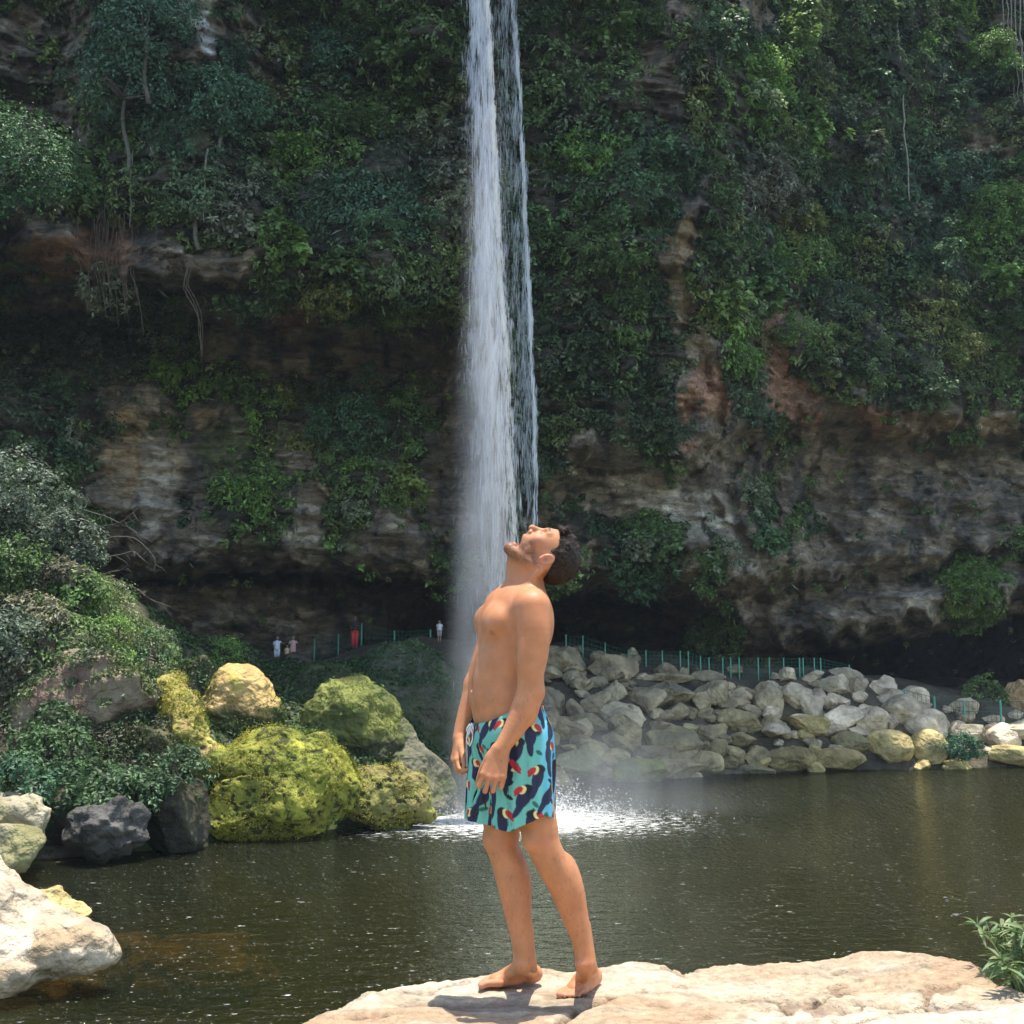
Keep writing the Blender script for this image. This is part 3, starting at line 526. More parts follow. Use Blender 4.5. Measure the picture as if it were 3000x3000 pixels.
# ================================================================= BOULDERS
import bmesh
def surface_nets(F, org, h):
    nx, ny, nz = F.shape; S = F < 0
    cs = np.zeros((nx-1, ny-1, nz-1), np.uint8)
    for i in (0, 1):
        for j in (0, 1):
            for k in (0, 1): cs += S[i:nx-1+i, j:ny-1+j, k:nz-1+k]
    act = np.argwhere((cs > 0) & (cs < 8)); del cs
    cor = [(i, j, k) for i in (0, 1) for j in (0, 1) for k in (0, 1)]
    vals = np.stack([F[act[:, 0]+i, act[:, 1]+j, act[:, 2]+k] for i, j, k in cor], 1).astype(float)
    acc = np.zeros((len(act), 3)); cnt = np.zeros(len(act))
    for a in range(8):
        for b in range(a+1, 8):
            if sum(abs(np.array(cor[a])-np.array(cor[b]))) != 1: continue
            va, vb = vals[:, a], vals[:, b]; x = (va < 0) != (vb < 0); t_ = np.where(x, va/np.where(x, va-vb, 1), 0)
            acc += np.where(x[:, None], np.array(cor[a]) + t_[:, None]*(np.array(cor[b])-np.array(cor[a])), 0); cnt += x
    V = org + h*(act + acc/cnt[:, None]); 
    key = (act[:, 0]*ny + act[:, 1])*nz + act[:, 2]; order = np.argsort(key); sk = key[order]
    def look(a): return order[np.searchsorted(sk, (a[:, 0]*ny+a[:, 1])*nz+a[:, 2])]
    fs = []
    for ax in range(3):
        sl0 = [slice(None)]*3; sl1 = [slice(None)]*3; sl0[ax] = slice(0, -1); sl1[ax] = slice(1, None)
        A, B = S[tuple(sl0)], S[tuple(sl1)]; e = np.argwhere(A != B); o1, o2 = [(1, 2), (2, 0), (0, 1)][ax]
        e = e[(e[:, o1] > 0) & (e[:, o2] > 0) & (e[:, o1] < F.shape[o1]-1) & (e[:, o2] < F.shape[o2]-1)]
        fl = A[e[:, 0], e[:, 1], e[:, 2]]; d1 = np.zeros(3, int); d1[o1] = 1; d2 = np.zeros(3, int); d2[o2] = 1
        q = np.stack([look(e-d1-d2), look(e-d2), look(e), look(e-d1)], 1); q[~fl] = q[~fl][:, ::-1]; fs.append(q)
    return V, np.concatenate(fs)

class Field:
    def __init__(s, lo, hi, h):
        s.lo = np.array(lo, float); s.h = h; s.n = np.ceil((np.array(hi)-s.lo)/h).astype(int)+1; s.F = np.full(s.n, .08, np.float32)
    def box(s, a, b):
        i0 = np.clip(np.floor((a-s.lo)/s.h).astype(int), 0, s.n-1); i1 = np.clip(np.ceil((b-s.lo)/s.h).astype(int)+1, 1, s.n)
        sl = tuple(slice(p, q) for p, q in zip(i0, i1)); g = np.meshgrid(*[s.lo[k]+s.h*np.arange(i0[k], i1[k]) for k in range(3)], indexing='ij'); return sl, np.stack(g, -1).astype(np.float32)
    def full(s):
        g = np.meshgrid(*[s.lo[k]+s.h*np.arange(s.n[k]) for k in range(3)], indexing='ij'); return np.stack(g, -1)
    def put(s, fn, a, b, k=.01, op='u'):
        m = k+.02; sl, P = s.box(np.asarray(a)-m, np.asarray(b)+m)
        if 0 in P.shape: return
        d = fn(P); A = s.F[sl]
        if op == 'u': h_ = np.clip(.5+.5*(A-d)/k, 0, 1); s.F[sl] = A*(1-h_)+d*h_-k*h_*(1-h_)
        else: h_ = np.clip(.5-.5*(A+d)/k, 0, 1); s.F[sl] = A*(1-h_)-d*h_+k*h_*(1-h_)
    def cone(s, a, b, ra, rb, k=.01, op='u', sq=None):
        a, b = np.asarray(a, float), np.asarray(b, float)
        def fn(P):
            ba = (b-a); t_ = np.clip(((P-a)@ba)/(ba@ba), 0, 1); D = P-a-t_[..., None]*ba
            if sq is not None: ax, kk = sq; ax = np.asarray(ax); dd = (D@ax); D = D + (dd*(kk-1))[..., None]*ax
            return np.sqrt((D*D).sum(-1))-(ra+(rb-ra)*t_)
        R = max(ra, rb)*1.25; s.put(fn, np.minimum(a, b)-R, np.maximum(a, b)+R, k, op)
    def chain(s, pts, rads, k=.01, op='u', sq=None, sub=4):
        """one swept limb: points and radii joined by a smooth curve, evaluated as a whole so that no joint swells"""
        P0 = np.asarray(pts, float); r0 = np.asarray(rads, float); n = len(P0)
        if n > 2 and sub > 1:
            A = np.c_[P0, r0]; E = np.r_[[2*A[0]-A[1]], A, [2*A[-1]-A[-2]]]; out_ = []
            for i in range(n-1):
                a, b, c, d = E[i], E[i+1], E[i+2], E[i+3]
                for t_ in np.arange(sub)/sub: out_.append(.5*(2*b+(c-a)*t_+(2*a-5*b+4*c-d)*t_**2+(3*b-a-3*c+d)*t_**3))
            out_.append(A[-1]); A = np.array(out_); P0, r0 = A[:, :3], A[:, 3]
        def fn(P):
            best = np.full(P.shape[:-1], 9, np.float32)
            for i in range(len(P0)-1):
                a, b = P0[i].astype(np.float32), P0[i+1].astype(np.float32); ba = b-a; q = P-a; t_ = np.clip((q@ba)/max(float(ba@ba), 1e-12), 0, 1); D = q-t_[..., None]*ba
                np.minimum(best, np.sqrt((D*D).sum(-1))-(r0[i]+(r0[i+1]-r0[i])*t_), out=best)
            return best
        R = r0.max(); s.put(fn, P0.min(0)-R, P0.max(0)+R, k, op)
    def ell(s, c, r_, k=.01, op='u', M=None):
        c = np.asarray(c, float); r_ = np.asarray(r_, float); M_ = np.eye(3) if M is None else np.asarray(M)   # rows are the axes
        def fn(P):
            q = (P-c)@M_.T; k0 = np.sqrt(((q/r_)**2).sum(-1)); k1 = np.sqrt(((q/r_**2)**2).sum(-1)); return k0*(k0-1)/np.maximum(k1, 1e-6)
        R = r_.max()+.03; s.put(fn, c-R, c+R, k, op)
# a light relax takes the voxel steps out
def relax(V, F, it, lam=.5):
    n = len(V); e = np.concatenate([F[:, [0, 1]], F[:, [1, 2]], F[:, [2, 3]], F[:, [3, 0]]]); e = np.concatenate([e, e[:, ::-1]]); cnt = np.bincount(e[:, 0], minlength=n)[:, None]
    for _ in range(it):
        s = np.stack([np.bincount(e[:, 0], V[e[:, 1], k], n) for k in range(3)], 1); V = V + lam*(s/np.maximum(cnt, 1)-V)
    return V
def ico(n):
    bm = bmesh.new(); bmesh.ops.create_icosphere(bm, subdivisions=n, radius=1); bm.verts.ensure_lookup_table()
    v = np.array([x.co[:] for x in bm.verts]); f = np.array([[a.index for a in p.verts] for p in bm.faces]); bm.free(); return v, f
ICO = {n: ico(n) for n in (3, 4, 5, 6)}
def rock_shape(n, dims, seed, cuts=9, rough=.1, rot=0, round_=.0, scale=1.6, tilt=0):
    rr = np.random.default_rng(seed+500); v, f = ICO[n]; v = v.copy()
    for k in range(cuts):
        d = nrmz(rr.normal(size=3)); h = rr.uniform(.52+.3*round_, .86+.1*round_); s = v@d - h; v -= np.clip(s, 0, None)[:, None]*d*(.99-.06*round_)
    v = v + .16*round_*np.stack([noise(v*1.15+seed*1.7+9*k, seed+60) for k in range(3)], -1)
    v = v/np.abs(v).max(0)
    nn_ = nrmz(v)
    v = v + nn_*(fbm(v*scale+seed*3.3, 5, seed)*rough)[:, None] + nn_*(ridge(v*scale*.8+seed, 3, seed+3)*rough*.35)[:, None]
    v = v*np.asarray(dims)
    if tilt: c, s = cos(tilt), sin(tilt); v = v@np.array([[c, 0, s], [0, 1, 0], [-s, 0, c]])
    if rot: c, s = cos(rot), sin(rot); v = v@np.array([[c, s, 0], [-s, c, 0], [0, 0, 1]])
    return v, f
def vnormals(v, f):
    fn = np.cross(v[f[:, 1]]-v[f[:, 0]], v[f[:, 2]]-v[f[:, 0]]); n = np.zeros_like(v)
    for k in range(3): np.add.at(n, f[:, k], fn)
    return nrmz(n)
def rock_cols(v, P, base, alt, seed, amt=1.0):
    a = fbm(P*.9+seed, 4, seed); b = fbm(P*3+seed, 3, seed+9)
    c = np.asarray(base)*(1+.28*b[:, None]); c = c + (np.asarray(alt)-c)*(ss(0, .6, a)*amt)[:, None]; return np.clip(c, .01, 1)
def boulder(name, label, group, px0, px1, py0, py1, Y, base, alt, seed, n=4, depth=.8, moss=None, root=None, **kw):
    cx, cy = (px0+px1)/2, (py0+py1)/2; P = at(cx, cy, Y); sx, sz = (px1-px0)/2*Y/2073, (py1-py0)/2*Y/2073
    v, f = rock_shape(n, (sx*1.06, (sx+sz)/2*depth*1.1, sz*1.08), seed, **kw)
    W = v+P; nn_ = vnormals(v, f)
    col = rock_cols(v, W, base, alt, seed)
    if moss is not None: mc, lo, hi, frac = moss; m_ = ss(lo, hi, nn_[:, 2] + .5*fbm(W*1.1, 3, seed+40))*frac; col = col + (np.asarray(mc)*.8-col)*m_[:, None]
    o = mesh_np(name, v, f, M_ROCK, True, col, loc=P)
    tag(o, label, 'boulder', group)
    return o, v, f, nn_, P
def moss_on(o, v, f, nn_, cols, dens, size, seed, zmin=-.35, asp=.6, side=None, name='moss', keepf=None):
    rr = np.random.default_rng(seed); T = v[f]; ar = np.linalg.norm(np.cross(T[:, 1]-T[:, 0], T[:, 2]-T[:, 0]), axis=1)/2; fn = nn_[f].mean(1)
    P = T.mean(1); k = ar*ss(zmin, zmin+.35, fn[:, 2]+.35*fbm(P*1.4+seed, 3, seed))
    if keepf is not None: k = k*keepf(P, fn)
    m_ = int(k.sum()*dens); idx = rr.choice(len(f), m_, p=k/k.sum()); u1, u2 = rr.random(m_), rr.random(m_); s = u1+u2 > 1; u1[s], u2[s] = 1-u1[s], 1-u2[s]
    p = T[idx, 0] + (T[idx, 1]-T[idx, 0])*u1[:, None] + (T[idx, 2]-T[idx, 0])*u2[:, None]; hol = fbm(p*3.2+seed, 3, seed+7)
    kk = hol > -.42; p = p[kk]; n_ = fn[idx][kk]; hol = hol[kk]
    p = p + n_*(rr.uniform(-.01, .09, (len(p), 1)) + .10*ss(-.4, .6, hol)[:, None])
    v2, f2 = leaves(p, n_, rr.uniform(size[0], size[1], len(p)), asp, .55, .2, rr)
    a = ss(-.5, .6, fbm(p*.8+seed, 3, seed+11))[:, None]; c = np.asarray(cols[0])*(1-a)+np.asarray(cols[1])*a; c = c*(.6+.75*rr.random((len(p), 1)))
    if len(p) > 900: return mesh_np(name, v2, f2, M_LEAF, False, np.repeat(c, 4, 0), o)
TAN, GRN_, BRN, PALEK, OCH = C3(.27, .235, .15), C3(.14, .15, .05), C3(.16, .12, .085), C3(.48, .39, .26), C3(.35, .275, .115)
YM, YM2, DM, DM2 = C3(.38, .35, .035), C3(.17, .24, .025), C3(.03, .05, .015), C3(.06, .09, .022)
LG = 'boulders on the left bank'
LB = [ # label, x0,x1,y0,y1,Y, base, alt, n, rock kw, moss cols, dens, size
 ('wide brown boulder with leaves over its slanting top, furthest left', 10, 335, 1238, 1450, 34.5, C3(.15, .1, .07), C3(.24, .19, .12), 5, dict(tilt=.32, rough=.14), (C3(.05, .085, .03), C3(.1, .13, .04)), 120, (.1, .2), .15),
 ('dark mossy boulder wedged under the brown one', 195, 368, 1335, 1495, 34.4, C3(.05, .05, .028), C3(.1, .09, .04), 5, dict(rough=.14), (DM2, C3(.07, .08, .025)), 170, (.07, .15), -.9),
 ('dark green domed rock below the three visitors', 485, 720, 1258, 1440, 47, C3(.06, .072, .03), C3(.09, .085, .05), 5, dict(rough=.09, round_=1), (C3(.035, .075, .02), C3(.06, .1, .03)), 60, (.08, .2), .2),
 ('dark ferny rock shoulder beside the spray of the fall', 660, 880, 1232, 1440, 48, C3(.055, .07, .032), C3(.09, .09, .06), 5, dict(rough=.1, round_=1), (C3(.04, .09, .025), C3(.06, .1, .04)), 70, (.08, .22), .1),
 ('dark boulder overgrown with plants at the left shore', 50, 245, 1435, 1590, 31, C3(.05, .045, .03), C3(.1, .08, .05), 5, dict(rough=.15), (C3(.04, .085, .03), C3(.07, .12, .035)), 170, (.1, .22), -.5),
 ('grey wrinkled rock sitting in the water at the left shore', 135, 285, 1520, 1628, 29.3, C3(.085, .08, .07), C3(.05, .05, .035), 5, dict(rough=.17, scale=2.4), (C3(.05, .09, .03), C3(.08, .12, .04)), 60, (.07, .16), .35),
 ('black shaded boulder left of the yellow mound', 255, 385, 1455, 1612, 31.4, C3(.035, .032, .022), C3(.06, .055, .03), 5, dict(rough=.12), (C3(.03, .055, .02), C3(.05, .08, .03)), 90, (.08, .18), .1),
 ('pale tan rock with drip marks at the far left shore', -30, 88, 1500, 1600, 27.8, C3(.34, .29, .19), C3(.22, .2, .09), 5, dict(rough=.12), None, 0, None, 0),
 ('low olive rock lying in the water behind the white rock', -40, 82, 1562, 1650, 26.8, C3(.22, .2, .09), C3(.3, .26, .15), 4, dict(rough=.12), None, 0, None, 0),
 ('dim mossy rock between the hillside and the shore plants', 60, 170, 1350, 1480, 32.5, C3(.05, .05, .03), C3(.09, .08, .05), 4, dict(rough=.14), (C3(.05, .1, .03), C3(.08, .12, .04)), 110, (.1, .2), -.2),
 ('dim green rock behind the orange faced boulder', 320, 420, 1238, 1340, 40, C3(.06, .06, .03), C3(.1, .09, .05), 4, dict(rough=.14), (C3(.05, .1, .03), C3(.08, .12, .04)), 110, (.1, .2), -.2)]
for i, (lb, a, b, c_, d_, Y, ba, al, n, kw, mc, de, sz, zm) in enumerate(LB):
    o, v, f, nn_, P = boulder('boulder', lb, LG, a, b, c_, d_, Y, ba, al, 300+i, n, .9, **kw)
    if mc is not None: moss_on(o, v, f, nn_, mc, de*2.2, sz, 400+i, zm, .6)
def field_rock(name, label, lobes, chains, seed, base, alt, k=.22, h=.045, disp=.16, group=LG, facets=16, pits=0, low=None):
    pts = [at(a[0], a[1], a[2]) for a in lobes]; cp = [[at(*q[:3]) for q in c_] for c_ in chains]
    allp = np.array(pts+[q for c_ in cp for q in c_]); R = max([max(a[3:6]) for a in lobes]+[q[3] for c_ in chains for q in c_])*1.15+.25
    F = Field(allp.min(0)-R, allp.max(0)+R, h); F.F[:] = .8
    for a, p in zip(lobes, pts): F.ell(p, a[3:6], k)
    for c_, q in zip(chains, cp): F.chain(q, [z[3] for z in c_], k)
    V, Q = surface_nets(F.F, F.lo, h); V = relax(V, Q, 2, .5); T3 = np.concatenate([Q[:, :3], Q[:, [0, 2, 3]]]); n_ = vnormals(V, T3)
    rr = np.random.default_rng(seed+1); C_ = V.mean(0)
    for _ in range(facets):
        d = nrmz(rr.normal(size=3)+np.array([0, -.35, .1])); pr = (V-C_)@d; hq = np.quantile(pr, rr.uniform(.86, .97)); V = V - np.clip(pr-hq, 0, None)[:, None]*d*.9
    V = relax(V, Q, 1, .5); n_ = vnormals(V, T3)
    V = V + n_*(fbm(V/1.1, 4, seed)*disp + ridge(V/.55, 3, seed+4)*disp*.22 + fbm(V/.16, 2, seed+8)*.018)[:, None]; n_ = vnormals(V, T3)
    c = rock_cols(V, V, base, alt, seed)
    if pits: pm = ss(.28, .5, fbm(V*np.array([6.5, 6.5, 9]), 2, seed+30) + .35*fbm(V*1.2, 2, seed+31)); V = V - n_*(pm*.045)[:, None]; c = c + (C3(.035, .035, .015)-c)*(pm*pits)[:, None]
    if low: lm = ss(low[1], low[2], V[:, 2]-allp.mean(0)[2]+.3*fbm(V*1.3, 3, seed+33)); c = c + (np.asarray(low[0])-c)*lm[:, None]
    O = allp.mean(0); o = mesh_np(name, V-O, Q, M_ROCK, True, c, loc=O); tag(o, label, 'boulder', group); return o, V-O, T3, n_, O, c
HOLLOW = lambda s_: (lambda P, fn: ss(-.5, -.05, fbm(P*2.3+s_, 3, 77)))
# one continuous moss-hung mound: a ridge running down from the left, a broad dome and two lower bulges over the water
o, v, f, nn_, P, c = field_rock('boulder', 'big mound of rock under bright yellow-green moss beside the pool', [(515, 1440, 34.2, 1.35, 1.1, 1.05), (560, 1480, 34, 1.4, 1.1, 1.2), (455, 1530, 32.9, 1.15, 1.0, .93), (595, 1520, 33.7, .9, .8, .85), (500, 1560, 33.2, 1.4, .8, .45), (640, 1500, 34.6, .7, .8, .75)],
    [[(328, 1312, 34.6, .32), (346, 1368, 34.0, .42), (384, 1418, 33.8, .48), (435, 1442, 33.9, .55), (500, 1450, 34.1, .8)], [(600, 1420, 34.8, .55), (660, 1470, 35.4, .5), (720, 1510, 36, .5)]], 310, C3(.25, .245, .035), C3(.17, .185, .03), pits=.9)
moss_on(o, v, f, nn_, (C3(.34, .31, .04), C3(.2, .25, .03)), 650, (.025, .06), 411, -1.5, .6, keepf=lambda P_, fn: (.12+ss(-.55, .05, fbm(P_*2.1, 3, 77)))*ss(-1.1, -.5, fn[:, 2]+.3))
o, v, f, nn_, P, c = field_rock('boulder', 'steep yellow ridge of rock running down into the yellow mound', [(400, 1440, 33.9, .6, .6, .5)], [[(322, 1300, 35, .42), (338, 1350, 34.4, .5), (362, 1400, 34.0, .5), (400, 1435, 33.9, .55), (450, 1450, 33.9, .5)]], 315, C3(.30, .25, .06), C3(.33, .22, .09), facets=0, disp=.2, pits=.7)
moss_on(o, v, f, nn_, (YM2, YM), 800, (.03, .08), 416, -1.3, .7, keepf=lambda P_, fn: ss(-.4, .2, fbm(P_*2.1, 3, 74)))
o, v, f, nn_, P, c = field_rock('boulder', 'moss speckled boulder nearest to the foot of the fall', [(700, 1490, 35.9, 1.15, .9, 1.0), (745, 1505, 36, 1.1, .9, .95), (680, 1530, 35.6, .95, .8, .6), (775, 1540, 36, .75, .7, .5)], [[(690, 1440, 36, .25), (740, 1460, 36, .4)]], 320, C3(.2, .19, .05), C3(.22, .18, .06), pits=.9)
moss_on(o, v, f, nn_, (C3(.36, .32, .04), C3(.18, .2, .03)), 450, (.025, .06), 412, -.95, .7, keepf=lambda P_, fn: ss(-.35, .25, fbm(P_*2.4, 3, 78)))
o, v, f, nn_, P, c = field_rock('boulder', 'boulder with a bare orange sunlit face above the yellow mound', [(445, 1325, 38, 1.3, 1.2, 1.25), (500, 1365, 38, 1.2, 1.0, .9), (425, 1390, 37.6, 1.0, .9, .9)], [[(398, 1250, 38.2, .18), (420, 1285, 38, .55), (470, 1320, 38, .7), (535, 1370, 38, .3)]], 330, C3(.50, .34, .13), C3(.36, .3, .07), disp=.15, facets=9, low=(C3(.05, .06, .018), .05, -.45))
moss_on(o, v, f, nn_, (C3(.07, .1, .02), C3(.2, .23, .03)), 330, (.035, .09), 413, -1.2, .7, keepf=lambda P_, fn: ss(-.05, -.5, P_[:, 2]-.25*P_[:, 0]+.35*fbm(P_*1.6, 2, 79)) + .6*ss(-.35, -.75, P_[:, 0]))
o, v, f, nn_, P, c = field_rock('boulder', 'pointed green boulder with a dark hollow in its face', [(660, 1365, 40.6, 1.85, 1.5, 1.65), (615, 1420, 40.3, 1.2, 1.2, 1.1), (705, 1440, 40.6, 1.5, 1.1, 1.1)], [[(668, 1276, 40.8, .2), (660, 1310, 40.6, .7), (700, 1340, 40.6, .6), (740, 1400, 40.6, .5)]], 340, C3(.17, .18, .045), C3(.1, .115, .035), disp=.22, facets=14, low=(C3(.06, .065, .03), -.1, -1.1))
moss_on(o, v, f, nn_, (C3(.2, .25, .03), C3(.11, .16, .025)), 240, (.035, .09), 414, -.4, .7, keepf=lambda P_, fn: ss(-.3, .25, fbm(P_*1.5, 3, 80)))
field_rock('boulder', 'smooth olive slab of rock sloping down to the waterfall pool', [(770, 1480, 40, 1.3, 1.2, 1.2), (830, 1530, 40, .9, .9, .6)], [[(700, 1350, 41.5, .5), (750, 1400, 41, .7), (800, 1460, 40.5, .7), (862, 1545, 40, .35)]], 350, C3(.15, .14, .09), C3(.11, .12, .05), disp=.14, facets=14)
# right bank rubble: boxes measured on the photograph, depth by height on the bank
def Yb(y): return float(np.interp(y, [1285, 1350, 1400, 1440, 1475], [63.5, 61.5, 60, 58, 55]))
def ground_hit(px, py):
    Ys = np.linspace(46, 70, 120); Q = at(np.full(120, px), np.full(120, py), Ys); dz = Q[:, 2]-ground_z(Q[:, 0], Q[:, 1]); i = int(np.argmax(dz < .0)) if (dz < 0).any() else 119
    return float(np.clip(Ys[i]-.1, 50, 65))
def r3(a, b, c, d): return (998+.25*a, 998+.25*b, 1127+.25*c, 1127+.25*d)
def r4(a, b, c, d): return (1449+.25*a, 1449+.25*b, 1127+.25*c, 1127+.25*d)
G1, G2, G3_ = C3(.26, .21, .105), C3(.36, .295, .18), C3(.20, .16, .095)
RB = [('biggest rounded tan boulder in the middle of the rubble', r3(880, 1260, 980, 1200), G1, 1), ('squat tan boulder at the waterline below the biggest tan one', r3(1160, 1450, 1160, 1325), G1*1.1, 1), ('round mossy tan boulder above the squat one', r3(1350, 1500, 1070, 1205), G1, 1),
 ('low boulder with yellow-green moss reaching into the pool', r3(500, 1010, 1240, 1415), C3(.17, .18, .04), 1), ('sloping olive slab at the waterline right of the swimmer', r3(185, 560, 1170, 1360), C3(.15, .145, .07), 1),
 ('rounded olive boulder above the olive slab', r3(540, 730, 1040, 1165), G1*.85, 1), ('flat-topped olive boulder left of the blocky pale one', r3(320, 570, 885, 1030), G1*.85, 0), ('large blocky pale limestone block on the left of the rubble', r3(565, 880, 805, 985), G2, 0),
 ('thick layered dark slab at the top left of the rubble', r3(120, 400, 400, 620), G3_*1.2, 0), ('tilted layered slab beside the fence corner', r3(400, 790, 440, 620), G3_*1.3, 0), ('pale pyramid-shaped stone on a ledge', r3(580, 745, 640, 795), G2, 0), ('small oblong pale stone left of the pyramid', r3(425, 545, 755, 820), G2, 0),
 ('long blocky ledge under the fence', r3(790, 1230, 630, 825), G3_*1.3, 0), ('dark undercut block right of the long ledge', r3(1215, 1490, 650, 830), G3_*1.4, 0), ('hanging pale block set in the dark undercut', r3(1310, 1450, 720, 830), G2*.9, 0), ('pale lozenge-shaped stone standing on end', r3(1515, 1625, 745, 850), G2*1.1, 0),
 ('grooved pale-faced boulder under the middle of the fence', r3(1685, 1895, 660, 870), G2*.9, 1), ('elongated tan boulder left of the grooved one', r3(1430, 1755, 850, 1005), G1*1.15, 1), ('pale wedge-shaped stone beside the blocky limestone', r3(875, 1015, 840, 940), G2, 0), ('round olive boulder tucked behind the swimmer', r3(155, 325, 925, 1095), G1*.8, 1),
 ('flat capping slab under the left fence posts', r3(790, 1210, 555, 645), G3_*1.4, 0), ('humped capping stone under two fence posts', r3(1190, 1450, 548, 640), G3_*1.35, 0), ('small rounded stone on the dark wall', r3(445, 590, 600, 680), G2*.8, 1), ('squarish small stone on the dark wall', r3(325, 465, 615, 700), G2*.8, 0),
 ('tall leaning grey stone close to the swimmer', r3(105, 270, 715, 935), G2*.75, 0), ('mid-sized olive stone in the left of the rubble', r3(375, 545, 1105, 1245), G1*.8, 1), ('broad olive stone above the mossy boulder', r3(540, 745, 1150, 1255), G1*.85, 1), ('blunt grey-olive stone above the mossy boulder end', r3(725, 855, 1105, 1225), G1*.9, 0),
 ('cube-like tan stone in the centre of the rubble', r3(1365, 1495, 955, 1065), G1*1.1, 0), ('angular tan stone above the biggest tan boulder', r3(1145, 1295, 945, 1055), G1*1.1, 0), ('flat-bottomed tan stone at the right of the centre', r3(1715, 1905, 915, 1025), G1*1.2, 0), ('cluster stone with knobbly top near the waterline', r3(1500, 1660, 1120, 1290), G1, 0),
 ('second knobbly stone near the waterline', r3(1640, 1805, 1140, 1290), G1*.95, 0), ('long flat tan stone just above the water', r3(1595, 1860, 1275, 1330), G1*1.2, 1), ('tan stone at the waterline left of the squat boulder', r3(1015, 1175, 1215, 1315), G1, 1), ('flat pale stone half in the water', r3(1135, 1300, 1305, 1370), G2*.8, 1), ('wide low tan stone right of the knobbly stones', r3(1800, 2000, 1145, 1290), G1, 1),
 ('pale cracked boulder with a dark gap beneath, upper left of the pale heap', r4(105, 335, 660, 855), PALEK*.95, 0), ('pale broken block leaning on the cracked boulder', r4(310, 465, 675, 800), PALEK*.9, 0), ('long pale slab capping the heap', r4(330, 640, 585, 750), PALEK, 0), ('grey-streaked pale stone at the right end of the capping slab', r4(610, 745, 605, 755), PALEK*.7, 0),
 ('freestanding pale pointed boulder at the top of the heap', r4(750, 965, 600, 760), PALEK*1.05, 0), ('largest pale boulder of the heap', r4(870, 1205, 755, 950), PALEK*1.05, 1), ('pale triangular slab tilted to the right', r4(435, 735, 790, 1010), PALEK*1.1, 0), ('pale leaning shard beside the triangular slab', r4(720, 880, 840, 1005), PALEK, 0), ('narrow upright pale stone below the largest pale boulder', r4(870, 985, 850, 1020), PALEK*.95, 0),
 ('pale boulder with ochre stains and a hollow at its left', r4(1050, 1355, 865, 1070), PALEK*.95, 1), ('big smooth ochre boulder with a white scar at the waterline', r4(750, 1055, 1005, 1220), OCH*1.1, 1), ('egg-shaped ochre boulder left of the green bush', r4(1085, 1330, 1020, 1235), OCH*1.15, 1), ('ochre boulder with a spiky top', r4(125, 470, 885, 1050), OCH*1.1, 0), ('pale speckled boulder between the ochre ones', r4(380, 630, 925, 1055), PALEK*.85, 1),
 ('rounded ochre boulder in the shade of the speckled one', r4(495, 740, 1025, 1180), OCH, 1), ('low brown-ochre boulder at the waterline, left of the smooth one', r4(335, 720, 1145, 1290), OCH*.8, 1), ('flat brown boulder at the waterline at the start of the pale heap', r4(0, 350, 1145, 1300), OCH*.65, 1), ('pale wedge above the green bush', r4(1415, 1645, 945, 1085), PALEK, 0), ('small pale stone left of the wedge', r4(1345, 1450, 955, 1055), PALEK, 0),
 ('bright pale slab at the right edge of the picture', r4(1715, 2050, 935, 1080), PALEK*1.1, 0), ('small angular pale stone beside the edge slab', r4(1635, 1785, 955, 1065), PALEK*.9, 0), ('long ochre rock at the waterline at the right edge', r4(1655, 2100, 1130, 1245), OCH, 1), ('orange-stained block behind the right fence posts', r4(1830, 2050, 640, 870), C3(.42, .28, .14), 0), ('thin pale upright stone in the gap of the heap', r4(335, 425, 830, 925), PALEK*.8, 0), ('small hollowed ochre stone', r4(225, 340, 1000, 1090), OCH*.9, 1)]
import re
NEAR = []
for i, (lb, (a, b, c_, d_), col, rd) in enumerate(RB):
    NEAR.append(((a+b)/2, (c_+d_)/2, re.split(r' (?:in|at|with|above|below|beside|left|right|under|between|on|capping|reaching|set|standing|tucked|close|just|near|leaning|tilted|of|half|behind|like) ', lb)[0]))
    Y = ground_hit((a+b)/2, c_+(d_-c_)*.72) if 'orange-stained' not in lb else 66
    if 'mossy' in lb and 'reaching' not in lb or 'yellow-green' in lb: pass
    dark = C3(.1, .095, .06)
    o, v, f, nn_, P = boulder('boulder', lb, 'boulders of the right bank', a-(b-a)*.07, b+(b-a)*.07, c_-(d_-c_)*.05, d_+(d_-c_)*.12, Y, col*1.05, col*1.5 if i % 3 else dark+col*.4, 600+i, 5, .85, cuts=9 if rd else 17, rough=.055 if rd else .06, round_=.6 if rd else -.35, rot=rng.uniform(-.5, .5), tilt=rng.uniform(-.12, .12))
